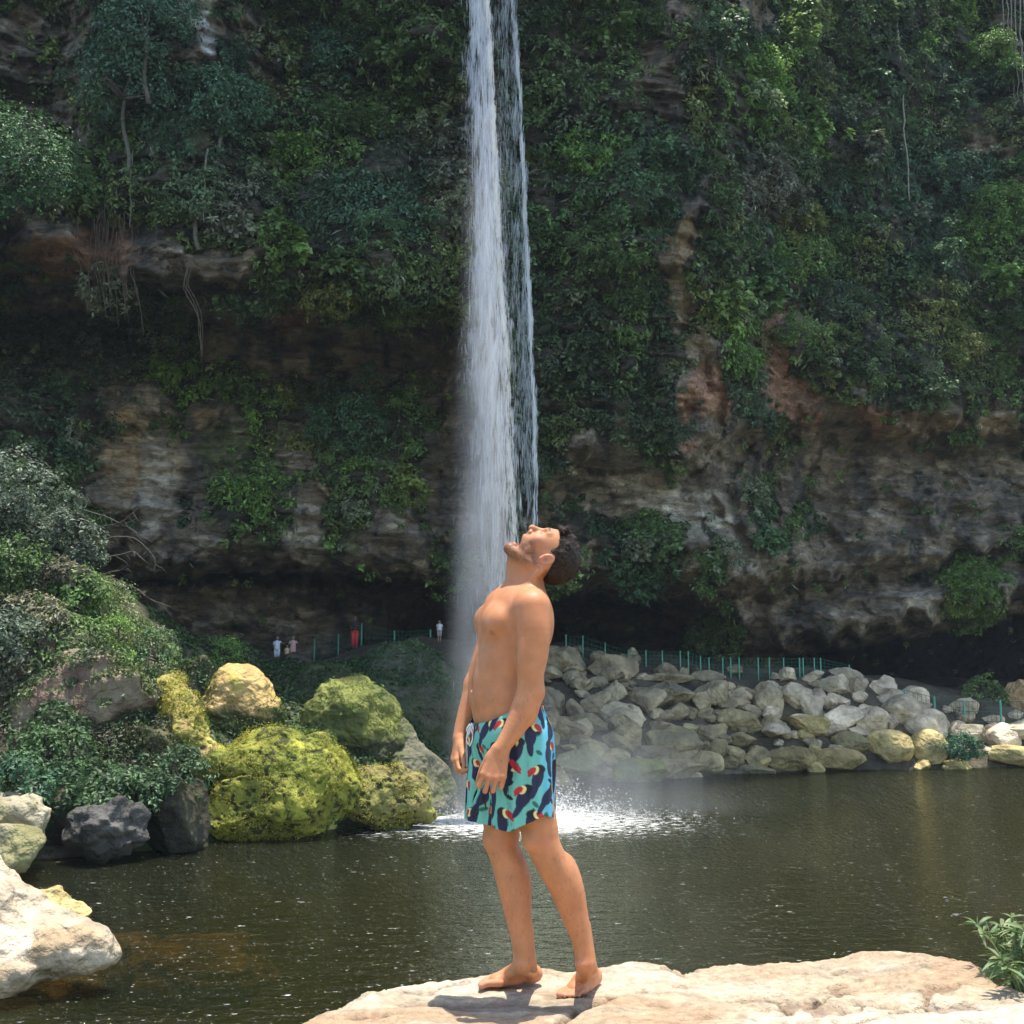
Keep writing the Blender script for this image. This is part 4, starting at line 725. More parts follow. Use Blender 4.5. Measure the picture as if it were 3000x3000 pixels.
# small stones filling the bank
r = np.random.default_rng(99); SM = []
for k in range(4000):
    px, t_ = r.uniform(985, 2010), r.random()**.8; Y = r.uniform(50, 64.5); X = (px-966)/2073*Y*1.0; z = float(ground_z(np.array([X]), np.array([Y]))[0])
    if z < -.15 or z > 6.6: continue
    SM.append((X, Y, z, r.uniform(.3, .72)*(1 if r.random() < .85 else 1.5)))
    if len(SM) >= 200: break
USED = set()
for k, (X, Y, z, s) in enumerate(SM):
    q = px_of(np.array([X, Y, z])); right = q[0] > 1440; wet = z < .8
    zone = ('small pale stone among the pale heap under the right end of the long fence', 'small pale stones of the heap') if right and not wet else ('small tan stone at the right waterline', 'small stones at the right waterline') if right else \
        ('small olive stone near the water between the tan boulders', 'small stones near the water') if wet or q[1] > 1400 else ('small grey-brown stone in the shaded left part of the rubble', 'small stones in the shaded rubble')
    base_ = (PALEK if right and not wet else OCH if right else G1*.9 if wet or q[1] > 1400 else G3_*1.3)*r.uniform(.8, 1.4)
    dims = s*np.array([r.uniform(.8, 1.4), r.uniform(.7, 1.1), r.uniform(.5, .9)])
    v, f = rock_shape(4, dims, 900+k, cuts=r.integers(9, 16), rough=.07, round_=-.2, rot=r.uniform(0, 6), tilt=r.uniform(-.3, .3))
    P = np.array([X, Y, z+dims[2]*.45]); o = mesh_np('stone', v, f, M_ROCK, True, rock_cols(v, v+P, base_, base_*1.3, 900+k), loc=P); 
    qq = px_of(P); j = min(range(len(NEAR)), key=lambda j_: (NEAR[j_][0]-qq[0])**2+(NEAR[j_][1]-qq[1])**2); dx_, dy_ = qq[0]-NEAR[j][0], qq[1]-NEAR[j][1]
    rel_ = ('right of' if dx_ > 0 else 'left of') if abs(dx_) > abs(dy_) else ('below' if dy_ > 0 else 'above'); sz_ = 'very small' if s < .38 else 'small' if s < .52 else 'middling' if s < .68 else 'larger'
    hue = 'pale' if right and not wet else 'ochre' if right else 'olive' if wet or q[1] > 1400 else 'grey-brown'; shp = 'flat' if dims[2] < .6*max(dims[:2]) else 'blocky' if dims[2] > .8*max(dims[:2]) else 'rounded'
    lb_ = f'{sz_} {shp} {hue} stone {rel_} the {NEAR[j][2]}'; tries = sorted(range(len(NEAR)), key=lambda j_: (NEAR[j_][0]-qq[0])**2+(NEAR[j_][1]-qq[1])**2)[1:6]
    for j2 in tries:
        if lb_ not in USED: break
        lb_ = f'{shp} {hue} stone between the {NEAR[j][2]} and the {NEAR[j2][2]}'
    USED.add(lb_); tag(o, ' '.join(lb_.split()[:16]), 'stone', zone[1])
# ---- bushes on the banks
shrub('bank_bush', 'low blue-green bush in front of the boulders at the right shore', 'bush', None, 1812, 1408, 1.15, C3(.04, .12, .055), Y=60.5, seed=81, ncl=60, squash=.5, size=(.08, .2))
shrub('bank_bush', 'rounded bright green bush left of the two paired fence posts', 'bush', None, 428, 1233, .75, BRIGHT*.8, Y=45, seed=82, ncl=60, squash=.95, size=(.06, .13))
shrub('bank_bush', 'upright green bush with pale tips behind the brown boulder', 'bush', None, 283, 1232, .85, C3(.1, .17, .06), Y=37, seed=83, ncl=60, squash=1.1, size=(.06, .14))
shrub('bank_bush', 'bright green mossy hump on top of the left hillside edge', 'bush', None, 212, 1200, .75, BRIGHT*.9, Y=36, seed=84, ncl=60, squash=1.0, size=(.05, .11))
shrub('bank_bush', 'small green bush growing below the left fence, near the spray', 'bush', None, 770, 1228, .8, MID, Y=56, seed=85, ncl=40, squash=.6, size=(.1, .2))
shrub('bank_bush', 'green bush behind the right lower fence', 'bush', None, 1860, 1310, 1.3, MID*1.1, Y=67, seed=86, ncl=50, squash=.8)
shrub('bank_bush', 'leafy plants hanging over the dark boulder at the left shore', 'bush', None, 230, 1510, 1.0, C3(.06, .11, .04), Y=30.2, seed=87, ncl=60, squash=.7, size=(.08, .18))
shrub('bank_bush', 'trailing plant over the black boulder left of the yellow mound', 'bush', None, 330, 1468, .95, C3(.05, .095, .035), Y=30.9, seed=91, ncl=55, squash=.8, size=(.07, .16))
shrub('bank_bush', 'green leafy clump in front of the brown boulder', 'bush', None, 95, 1430, 1.1, C3(.07, .13, .04), Y=31.2, seed=88, ncl=60, squash=.7, size=(.08, .18))
shrub('bank_bush', 'shore plant above the pale tan rock', 'bush', None, 35, 1470, .95, C3(.06, .13, .06), Y=28.5, seed=89, ncl=50, squash=.6, size=(.08, .18))

# ---- white limestone mass at the left edge, one rock of several lobes
def multi_rock(name, label, parts, base, alt, seed, group=None, rough=.1, n=5, mat=None):
    L_ = []
    for i, (a, b, c_, d_, Y, tl) in enumerate(parts):
        P = at((a+b)/2, (c_+d_)/2, Y); sx, sz = (b-a)/2*Y/2073, (d_-c_)/2*Y/2073
        v, f = rock_shape(n, (sx*1.05, (sx+sz)*.55, sz*1.05), seed+i, cuts=7, rough=rough, round_=.5, tilt=tl, scale=2.2)
        W = v+P; W = W + nrmz(v)*(fbm(W*2.3, 4, seed)*.07)[:, None]
        n_ = vnormals(v, f); c = rock_cols(v, W, base, alt, seed, .7)
        st = ss(.1, -.5, n_[:, 2]+.4*fbm(W*1.5, 3, seed+2)); c = c + (C3(.34, .22, .07)-c)*(st*.6)[:, None]
        L_.append((W, f, c))
    v, f, c = merge(L_); return tag(mesh_np(name, v, f, mat or M_ROCK, True, c), label, 'rock', group)
o, v, f, nn_, P, c = field_rock('shore_rock', 'big bleached cream limestone rock at the left edge', [(-90, 1740, 17.6, 1.3, 1.2, .85), (20, 1775, 17.3, .8, .8, .45), (95, 1790, 17.2, .6, .6, .35), (150, 1795, 17.2, .45, .4, .28), (0, 1825, 16.9, .8, .6, .24)],
    [[(-120, 1600, 18.2, .5), (-40, 1660, 18, .45), (20, 1710, 17.8, .38), (70, 1755, 17.6, .28)], [(150, 1782, 17.2, .22), (195, 1794, 17.25, .17), (214, 1800, 17.3, .11)]], 700, C3(.47, .38, .265), C3(.33, .24, .14), k=.15, h=.03, disp=.15, group=None, facets=0)
o['category'] = 'rock'
multi_rock('shore_rock', 'small golden rock just breaking the water behind the white rock', [(25, 130, 1680, 1738, 21.6, .08), (95, 170, 1704, 1740, 21.4, .05)], C3(.5, .38, .16), C3(.6, .5, .32), 720, rough=.06)
for i, (a, b, Y, Yd, lb) in enumerate([(60, 300, 21.8, 1.6, 'amber drowned rock next to the white rock'), (270, 520, 22.0, 1.3, 'amber drowned rock further out in the pool')]):
    P = at((a+b)/2, 1725 + 12*i, Y); P[2] = -.86; v, f = rock_shape(5, ((b-a)/2*Y/2073, Yd, .66), 730+i, cuts=7, rough=.16, round_=.4)
    tag(mesh_np('sunken_rock', v, f, M_ROCK, True, rock_cols(v, v+P, C3(.20, .155, .06), C3(.1, .08, .03), 730), loc=P), lb, 'rock', 'rocks under the water')

# ---- the slab the swimmer stands on
ROCKZ = CAMZ-1.09
EDGE = [(-200, 2500), (100, 2250), (330, 2060), (545, 1935), (600, 1905), (640, 1888), (700, 1868), (760, 1856), (820, 1849), (870, 1839), (920, 1826), (975, 1813), (1015, 1811), (1080, 1813), (1140, 1812), (1200, 1801), (1260, 1806), (1330, 1807), (1400, 1801), (1490, 1798), (1560, 1797), (1620, 1788), (1690, 1792), (1760, 1801), (1810, 1822), (1860, 1850), (1932, 1872), (2040, 1900), (2200, 1950), (2600, 2020)]
ed = np.array([(p := ray(x, y))*((ROCKZ-CAMZ)/p[2]) for x, y in EDGE]); ed = ed[np.argsort(ed[:, 0])]
xs = np.concatenate([np.arange(-1.9, -1.0, .04), np.arange(-1.0, 2.35, .0105), np.arange(2.35, 4.5, .04)]); ys = np.concatenate([np.arange(-1.5, 3.3, .06), np.arange(3.3, 5.0, .0105), np.arange(5.0, 9, .08)])
RX, RY = np.meshgrid(xs, ys, indexing='ij'); ye = np.interp(RX, ed[:, 0], ed[:, 1]); s_ = RY-ye
Pq = np.c_[RX.ravel(), RY.ravel(), np.zeros(RX.size)]
warp = (fbm(Pq*3.1, 3, 800)*.02).reshape(RX.shape); s_ = s_ + warp
stand = np.exp(-(((RX-.18)/.5)**2 + ((RY-3.9)/.26)**2)**2)
zz = -.02*ss(-.12, .0, s_) - 4.7*(1-np.exp(-(np.clip(s_, 0, None)/.75)**1.15))
rel = (fbm(Pq*1.1, 3, 801)*.02 + fbm(Pq*np.array([4, 6, 1]), 4, 802)*.012 + ridge(Pq*np.array([2.2, 3.1, 1])+warp.ravel()[:, None]*8, 4, 803)*.006 + fbm(Pq*26, 4, 804)*.0036).reshape(RX.shape)
pit = np.clip((fbm(Pq*np.array([6, 11, 1])+3, 4, 805)-.42)*3.4, 0, 1).reshape(RX.shape)
crk = np.exp(-((fbm(Pq*np.array([1.6, 2.6, 1]), 4, 806).reshape(RX.shape))/.012)**2)*ss(.1, .5, fbm(Pq*1.4+9, 2, 807).reshape(RX.shape))
def seg_d(ax, ay, bx, by):
    dx_, dy_ = bx-ax, by-ay; t_ = np.clip(((RX-ax)*dx_+(RY-ay)*dy_)/(dx_*dx_+dy_*dy_), 0, 1); return np.hypot(RX-ax-t_*dx_, RY-ay-t_*dy_)
def onrock(x, y): p = ray(x, y); return p*((ROCKZ-CAMZ)/p[2])
cr2 = np.zeros_like(RX)
for pts in ([(1055, 1935), (1085, 1915), (1110, 1903), (1135, 1893), (1155, 1884)], [(1600, 1935), (1650, 1922), (1700, 1910), (1745, 1905), (1752, 1893), (1738, 1880)], [(1530, 1898), (1560, 1880), (1600, 1870)], [(1620, 1912), (1640, 1895)], [(1410, 1888), (1470, 1895), (1490, 1915)]):
    for (a, b), (c_, d_) in zip(pts[:-1], pts[1:]):
        p, q = onrock(a, b), onrock(c_, d_); cr2 = np.maximum(cr2, np.exp(-(seg_d(p[0], p[1], q[0], q[1])/(.012+.006*warp*50))**2))
rel = rel*(1-.45*stand) - .02*pit*(1-stand) - .012*crk - .03*np.clip(cr2, 0, 1)
RZ = ROCKZ + zz + rel - .004*stand
RV = np.c_[RX.ravel(), RY.ravel(), RZ.ravel()]
a_ = fbm(Pq*np.array([2.2, 4, 1]), 5, 810); b_ = fbm(Pq*np.array([9, 13, 1]), 4, 811); c2 = fbm(Pq*.9, 2, 812)
rc = C3(.37, .295, .20)*(1+.22*b_[:, None]); rc = rc + (C3(.33, .22, .13)-rc)*(ss(.15, .7, a_)*.75)[:, None]; rc = rc + (C3(.53, .46, .36)-rc)*(ss(.1, .6, -a_)*.6)[:, None]; rc = rc + (C3(.38, .3, .2)-rc)*ss(0, .6, c2)[:, None]*.5
dk = np.clip(pit*.55+crk*.7+cr2*.95, 0, 1).ravel()[:, None]; rc = rc + (C3(.13, .075, .045)-rc)*dk
rc = rc + (C3(.2, .17, .11)-rc)*ss(ROCKZ-.15, ROCKZ-.9, RV[:, 2])[:, None]*.6
slab = mesh_np('rock_slab', RV, grid_faces(len(xs), len(ys)), M_ROCKF, True, np.clip(rc, .02, 1)); tag(slab, 'cream coloured flat limestone slab in the foreground under the swimmer', 'rock')
# ---- narrow-leaved plant at the lower right
r = np.random.default_rng(12); root = empty('riverside_plant', at(1935, 1885, 4.15)); base_ = np.array([0, 0, -.06]); ts = []; lv = []
for k in range(17):
    tip = np.array([r.uniform(-.15, .26), r.uniform(-.16, .2), r.uniform(.02, .31)]); mid = tip*.5+np.array([0, 0, .06]); s = np.linspace(0, 1, 9)[:, None]; pts = (1-s)**2*base_+2*s*(1-s)*mid+s*s*tip
    ts.append(tube(pts, np.linspace(.004, .0015, 9), 5))
    for j in range(3, 9):
        for w_ in range(4 if j < 8 else 8):
            d = nrmz((pts[j]-pts[j-1])*(1.2 if j < 8 else .8)/.03 + r.normal(size=3)*np.array([1, 1, .5])*1.3); lv.append((pts[j], d, r.uniform(.05, .1)))
v, f, _ = merge(ts); mesh_np('stem', v, f, M_BARK, True, np.tile(C3(.14, .17, .06), (len(v), 1)), root)
V_, F_, C_ = [], [], []
for (p, d, L0) in lv:
    sd_ = nrmz(np.cross(d, np.array([0, 0, 1])+r.normal(size=3)*.4)); up = np.cross(sd_, d); w_ = L0*.085; o_ = len(V_)*1
    ss_ = np.linspace(0, 1, 5); rows = []
    for s in ss_:
        c = p + d*L0*s - np.array([0, 0, 1])*L0*.35*s*s; ww = w_*max(.12, sin(pi*min(1, s*.92+.06))); rows += [c-sd_*ww+up*ww*.3, c, c+sd_*ww+up*ww*.3]
    b0 = sum(len(x) for x in V_); V_.append(np.array(rows)); 
    for i in range(4): F_ += [(b0+3*i, b0+3*i+1, b0+3*i+4, b0+3*i+3), (b0+3*i+1, b0+3*i+2, b0+3*i+5, b0+3*i+4)]
    C_.append(np.tile((C3(.12, .19, .07) if r.random() < .7 else C3(.22, .26, .11))*r.uniform(.6, 1.2), (15, 1)))
mesh_np('foliage', np.concatenate(V_), np.array(F_), M_LEAF, True, np.concatenate(C_), root); tag(root, 'narrow-leaved green plant at the lower right edge of the slab', 'plant')
# ================================================================= FALLING WATER
m, t, out = mat_new('falling_water'); L = t.links.new
a = N(t, 'Attribute', attribute_name='col'); p = N(t, 'BsdfDiffuse'); L(a.outputs['Color'], p.inputs[0]); tr = N(t, 'BsdfTranslucent'); L(a.outputs['Color'], tr.inputs[0])
mx = N(t, 'MixShader'); mx.inputs[0].default_value = .5; L(p.outputs[0], mx.inputs[1]); L(tr.outputs[0], mx.inputs[2])
tp = N(t, 'BsdfTransparent'); m2 = N(t, 'MixShader'); m2.inputs[0].default_value = .5; L(tp.outputs[0], m2.inputs[1]); L(mx.outputs[0], m2.inputs[2]); L(m2.outputs[0], out.inputs[0])
M_FALL = m
def streaks(px, py, Y, ln, wd, r, col):
    """falling drops drawn out into thin vertical slivers that face all ways round"""
    P = at(px, py, Y); n = len(P); th = r.uniform(0, pi, n); s = np.stack([np.cos(th), np.sin(th), np.zeros(n)], -1); d = np.stack([r.normal(0, .02, n), r.normal(0, .02, n), -np.ones(n)], -1)
    v = np.stack([P, P+d*ln[:, None]*.4+s*wd[:, None], P+d*ln[:, None], P+d*ln[:, None]*.4-s*wd[:, None]], 1).reshape(-1, 3)
    f = np.arange(n)[:, None]*4+np.array([0, 1, 2, 3]); return v, f, np.repeat(col, 4, 0)
ML = [(-420, 872, 912), (-100, 878, 918), (0, 883, 922), (200, 890, 933), (400, 892, 942), (600, 890, 956), (800, 888, 966), (1000, 890, 974), (1200, 886, 980), (1400, 882, 986), (1545, 878, 992)]
SLn = [(-420, 940, 964), (-100, 944, 968), (0, 942, 971), (200, 953, 986), (400, 960, 994), (600, 972, 1004), (800, 974, 1012), (1000, 980, 1011), (1200, 985, 1015), (1500, 980, 1020)]
ym = [q[0] for q in ML]; ysd = [q[0] for q in SLn]
r = np.random.default_rng(3)
def stream(n, tab, Y0, Y1, seed, core, edge_r=.35):
    r = np.random.default_rng(seed); yy = tab; y = r.uniform(tab[0][0], tab[-1][0], n); ys_ = [q[0] for q in tab]
    l = np.interp(y, ys_, [q[1] for q in tab]); rt = np.interp(y, ys_, [q[2] for q in tab])
    k = r.random(n); side = np.clip(r.normal(.5, .27, n), -.35, 1.04) if not core else np.clip(r.normal(.56, .22, n), 0, 1)
    edge = .12*noise(np.c_[y/26, side*0, side*0], seed)+.07*noise(np.c_[y/9, side*0, side*0], seed+1)
    x = l + (rt-l)*(side+edge)
    clump = fbm(np.c_[x/9, y/55, x*0], 3, seed+5); keep = r.random(n) < np.clip(.62+.75*clump, .06, 1)*(1-.85*ss(550, 1200, y))
    x, y = x[keep], y[keep]; n = len(x); Y = np.interp(y, [tab[0][0], tab[-1][0]], [Y0, Y1]) + r.normal(0, .22, n)
    return x, y, Y, n, r
x, y, Y, n, r = stream(60000, ML, 39.4, 37.8, 11, False)
c = np.tile(C3(.78, .81, .86), (n, 1))*r.uniform(.75, 1.05, (n, 1)); 
v1 = streaks(x, y, Y, r.uniform(.12, .55, n), r.uniform(.004, .016, n), r, c)
x, y, Y, n, r = stream(15000, ML, 39.4, 37.8, 12, True)
v2 = streaks(x, y, Y, r.uniform(.3, 1.1, n), r.uniform(.01, .03, n), r, np.tile(C3(.86, .87, .88), (n, 1)))
rr_ = [(q[0], q[2]-7-max(0, q[0])*.006, q[2]+2) for q in ML]     # denser right edge, its sunlight painted as a warmer white
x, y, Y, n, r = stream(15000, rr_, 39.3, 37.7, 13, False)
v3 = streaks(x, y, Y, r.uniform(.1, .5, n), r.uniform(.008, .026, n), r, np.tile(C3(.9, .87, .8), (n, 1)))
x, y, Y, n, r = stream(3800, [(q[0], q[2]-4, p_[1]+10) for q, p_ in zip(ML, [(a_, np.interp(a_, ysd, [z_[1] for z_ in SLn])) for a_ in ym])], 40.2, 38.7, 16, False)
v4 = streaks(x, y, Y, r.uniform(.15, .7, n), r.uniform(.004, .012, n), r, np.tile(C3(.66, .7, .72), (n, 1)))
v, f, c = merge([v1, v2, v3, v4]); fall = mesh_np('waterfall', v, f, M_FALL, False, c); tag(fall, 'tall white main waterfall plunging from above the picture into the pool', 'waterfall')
x, y, Y, n, r = stream(17000, SLn, 41.2, 39.6, 14, False)
v1 = streaks(x, y, Y, r.uniform(.12, .6, n), r.uniform(.004, .013, n), r, np.tile(C3(.66, .73, .76), (n, 1))*r.uniform(.7, 1.05, (n, 1)))
x, y, Y, n, r = stream(5000, [(q[0], q[2]-9, q[2]+2) for q in SLn[:-1]], 41.2, 39.6, 15, True)
v2 = streaks(x, y, Y, r.uniform(.2, .7, n), r.uniform(.007, .022, n), r, np.tile(C3(.8, .84, .85), (n, 1)))
v, f, c = merge([v1, v2]); fall2 = mesh_np('waterfall', v, f, M_FALL, False, c); tag(fall2, 'thin second stream of the waterfall falling to the right of the main one', 'waterfall')
# splash: drops flung up round the foot
r = np.random.default_rng(8); n = 9000; ang = r.uniform(0, 2*pi, n); rad = np.abs(r.normal(0, 1.7, n)); 
P = np.c_[FALLB[0]+1.7+rad*np.cos(ang)*1.25, FALLB[1]+.6+rad*np.sin(ang)*.8, np.abs(r.normal(0, 1, n))*np.clip(1.15-rad*.19, .06, 2)*.6]
v = (P[:, None]+r.normal(0, 1, (n, 4, 3))*np.array([.022, .022, .02])).reshape(-1, 3); f = np.arange(n)[:, None]*4+np.array([0, 1, 2]); f = np.concatenate([f, np.arange(n)[:, None]*4+np.array([0, 2, 3])])
tag(mesh_np('splash', v, f, M_FALL, False, np.tile(C3(.85, .86, .85), (len(v), 1))), 'white spray thrown up where the waterfall hits the pool', 'spray', kind='stuff')
# mist hanging round the fall: a real volume, thinning outwards and upwards
def mist(name, label, x0, x1, Y, z0, z1, ry, dens, zfade, col, skew=0.0):
    m, t, out = mat_new(name); L = t.links.new
    tc = N(t, 'TexCoord'); sx = N(t, 'SeparateXYZ'); L(tc.outputs['Object'], sx.inputs[0])
    def M(op, a, b=None):
        n = N(t, 'Math', operation=op)
        for i, q in enumerate((a, b)):
            if q is None: continue
            if isinstance(q, (int, float)): n.inputs[i].default_value = q
            else: L(q, n.inputs[i])
        return n.outputs[0]
    rx = (x1-x0)/2; H = z1-z0
    hh = M('DIVIDE', sx.outputs[2], H)                                      # 0 foot, 1 top
    wdt = M('ADD', 1.0, M('MULTIPLY', hh, -.55))
    X = M('DIVIDE', M('SUBTRACT', sx.outputs[0], M('MULTIPLY', hh, skew)), M('MULTIPLY', wdt, rx)); Y_ = M('DIVIDE', sx.outputs[1], M('MULTIPLY', wdt, ry))
    rr = M('SQRT', M('ADD', M('MULTIPLY', X, X), M('MULTIPLY', Y_, Y_)))
    fall_ = N(t, 'MapRange', interpolation_type='SMOOTHSTEP'); fall_.inputs[1].default_value = 1.0; fall_.inputs[2].default_value = .05; L(rr, fall_.inputs[0])
    up = N(t, 'MapRange', interpolation_type='SMOOTHSTEP'); up.inputs[1].default_value = 1.0; up.inputs[2].default_value = zfade; L(hh, up.inputs[0])
    mp = N(t, 'Mapping'); mp.inputs['Scale'].default_value = (.9, .9, .22); L(tc.outputs['Object'], mp.inputs['Vector']); nz_ = N(t, 'TexNoise'); nz_.inputs['Scale'].default_value = 1; nz_.inputs['Detail'].default_value = 3; L(mp.outputs[0], nz_.inputs['Vector'])
    nr_ = N(t, 'MapRange'); nr_.inputs[1].default_value = .32; nr_.inputs[2].default_value = .68; nr_.inputs[3].default_value = .35; nr_.inputs[4].default_value = 1.5; L(nz_.outputs['Fac'], nr_.inputs[0])
    d = M('MULTIPLY', M('MULTIPLY', M('MULTIPLY', fall_.outputs[0], fall_.outputs[0]), up.outputs[0]), M('MULTIPLY', nr_.outputs[0], dens))
    pv = N(t, 'VolumePrincipled'); pv.inputs['Color'].default_value = (*col, 1); pv.inputs['Anisotropy'].default_value = .2; L(d, pv.inputs['Density']); L(pv.outputs[0], out.inputs['Volume'])
    th = np.arange(20)/20*2*pi; v = []
    for i, h in enumerate(np.linspace(0, 1, 7)): 
        w_ = 1-.55*h; v += [(rx*w_*cos(a_)*1.02+skew*h, ry*w_*sin(a_)*1.02, h*H) for a_ in th]
    v = np.array(v); f = [(i*20+j, i*20+(j+1) % 20, (i+1)*20+(j+1) % 20, (i+1)*20+j) for i in range(6) for j in range(20)]
    v = np.r_[v, [[0, 0, 0], [skew, 0, H]]]; b, tp_ = len(v)-2, len(v)-1
    f += [(b, (j+1) % 20, j, b) for j in range(20)] + [(tp_, 120+j, 120+(j+1) % 20, tp_) for j in range(20)]
    me = bpy.data.meshes.new(name); me.from_pydata(v.tolist(), [], [tuple(dict.fromkeys(q)) for q in f]); me.materials.append(m)
    o = bpy.data.objects.new(name, me); COL.objects.link(o); o.location = ((x0+x1)/2, Y, z0); tag(o, label, 'mist', kind='stuff'); return o
xb = float(at(918, 1500, 37.8)[0]); 
mist('mist', 'pale mist hanging round the lower half of the main waterfall', xb-2.15, xb+1.7, 37.9, .02, 30, 1.6, .85, .25, (.92, .9, .88), skew=.1)
mist('mist', 'thin low spray drifting over the pool around the foot of the fall', xb-5.5, xb+13, 40.5, .02, 4.6, 4.5, .09, .05, (.85, .88, .92))

# the air itself: one even, closed box of thin haze round everything
m, t, out = mat_new('haze'); pv = N(t, 'VolumePrincipled'); pv.inputs['Color'].default_value = (.72, .84, 1, 1); pv.inputs['Density'].default_value = .00018; pv.inputs['Anisotropy'].default_value = .1; t.links.new(pv.outputs[0], out.inputs['Volume'])
v, f = box((1, 38, 22), (230, 150, 56.4)); hz = mesh_np('haze', v, f, m, False); hz['kind'] = 'stuff'; hz['label'] = 'thin bluish haze in the air of the gorge'
# ================================================================= FENCES AND VISITORS
M_PAINT = attr_mat('green_paint', .5, 0, 5, .15)
def wire_mat():
    m, t, out = mat_new('wire_mesh'); L = t.links.new; p = N(t, 'BsdfPrincipled'); p.inputs['Base Color'].default_value = (.02, .10, .06, 1); p.inputs['Roughness'].default_value = .6; L(p.outputs[0], out.inputs[0]); return m
M_WIRE = wire_mat()
def fence(label, posts, Y0, Y1, hpx=38, wires=6, rad=.045, col=C3(.09, .3, .19)):
    tops = []; a0 = at(posts[0][0], posts[0][2], Y0); root = empty('fence', a0); n = len(posts)
    for i, (x, yt, yb) in enumerate(posts):
        Y = Y0 + (Y1-Y0)*i/max(1, n-1); B, T = at(x, yb, Y), at(x, yt, Y); T[0:2] = B[0:2] + (T[0:2]-B[0:2])*.3
        B2 = B - np.array([0, 0, .5]); v, f = tube([B2-a0, (B2+T)/2-a0, T-a0], [rad]*3, 8); mesh_np('post', v, f, M_PAINT, True, np.tile(col, (len(v), 1)), root); tops.append((B, T))
    ts = []
    for (B, T), (B1, T1) in zip(tops[:-1], tops[1:]):
        for k in range(wires):
            u = .1+.85*k/(wires-1); a, b = B+(T-B)*u-a0, B1+(T1-B1)*u-a0; ts.append(tube([a, (a+b)/2-np.array([0, 0, .02]), b], [.014]*3, 4))
        m_ = max(2, int(np.linalg.norm(B1-B)/.22))
        for k in range(1, m_):
            a, b = B+(B1-B)*k/m_-a0, T+(T1-T)*k/m_-a0; b = a+(b-a)*.95; ts.append(tube([a, b], [.010]*2, 4))
    v, f, _ = merge(ts); mesh_np('wire_mesh', v, f, M_WIRE, False, None, root); return tag(root, label, 'fence', 'green fences along the path')
PR = [1068, 1100, 1142, 1186, 1219, 1250, 1284, 1299, 1322, 1338, 1364, 1379, 1395, 1431, 1452, 1479, 1509, 1516, 1537, 1549, 1603]
def yb_(x): return float(np.interp(x, [1060, 1110, 1180, 1300, 1400, 1500, 1610], [1235, 1262, 1268, 1270, 1280, 1278, 1282]))
def yt_(x): return float(np.interp(x, [1060, 1110, 1180, 1300, 1330, 1550, 1610], [1196, 1200, 1226, 1228, 1240, 1241, 1256]))
fence('long green wire fence on top of the right rubble bank', [(x, yt_(x), yb_(x)) for x in PR], 63, 64.5, rad=.042)
fence('short green fence lower down behind the pale boulders at the right', [(1708, 1300, 1330), (1764, 1314, 1350), (1820, 1322, 1364), (1889, 1320, 1366), (1960, 1322, 1368)], 63.8, 62.8, rad=.06, wires=3)
fence('pair of green posts with mesh beside the round bush on the left path', [(470, 1226, 1268), (479, 1224, 1270)], 61, 61, rad=.05, wires=4)
fence('green fence climbing behind the visitors towards the fall', [(593, 1204, 1245), (638, 1196, 1240), (673, 1186, 1226), (682, 1176, 1217), (744, 1190, 1215), (812, 1188, 1215)], 64.5, 62.5, rad=.05, wires=4)

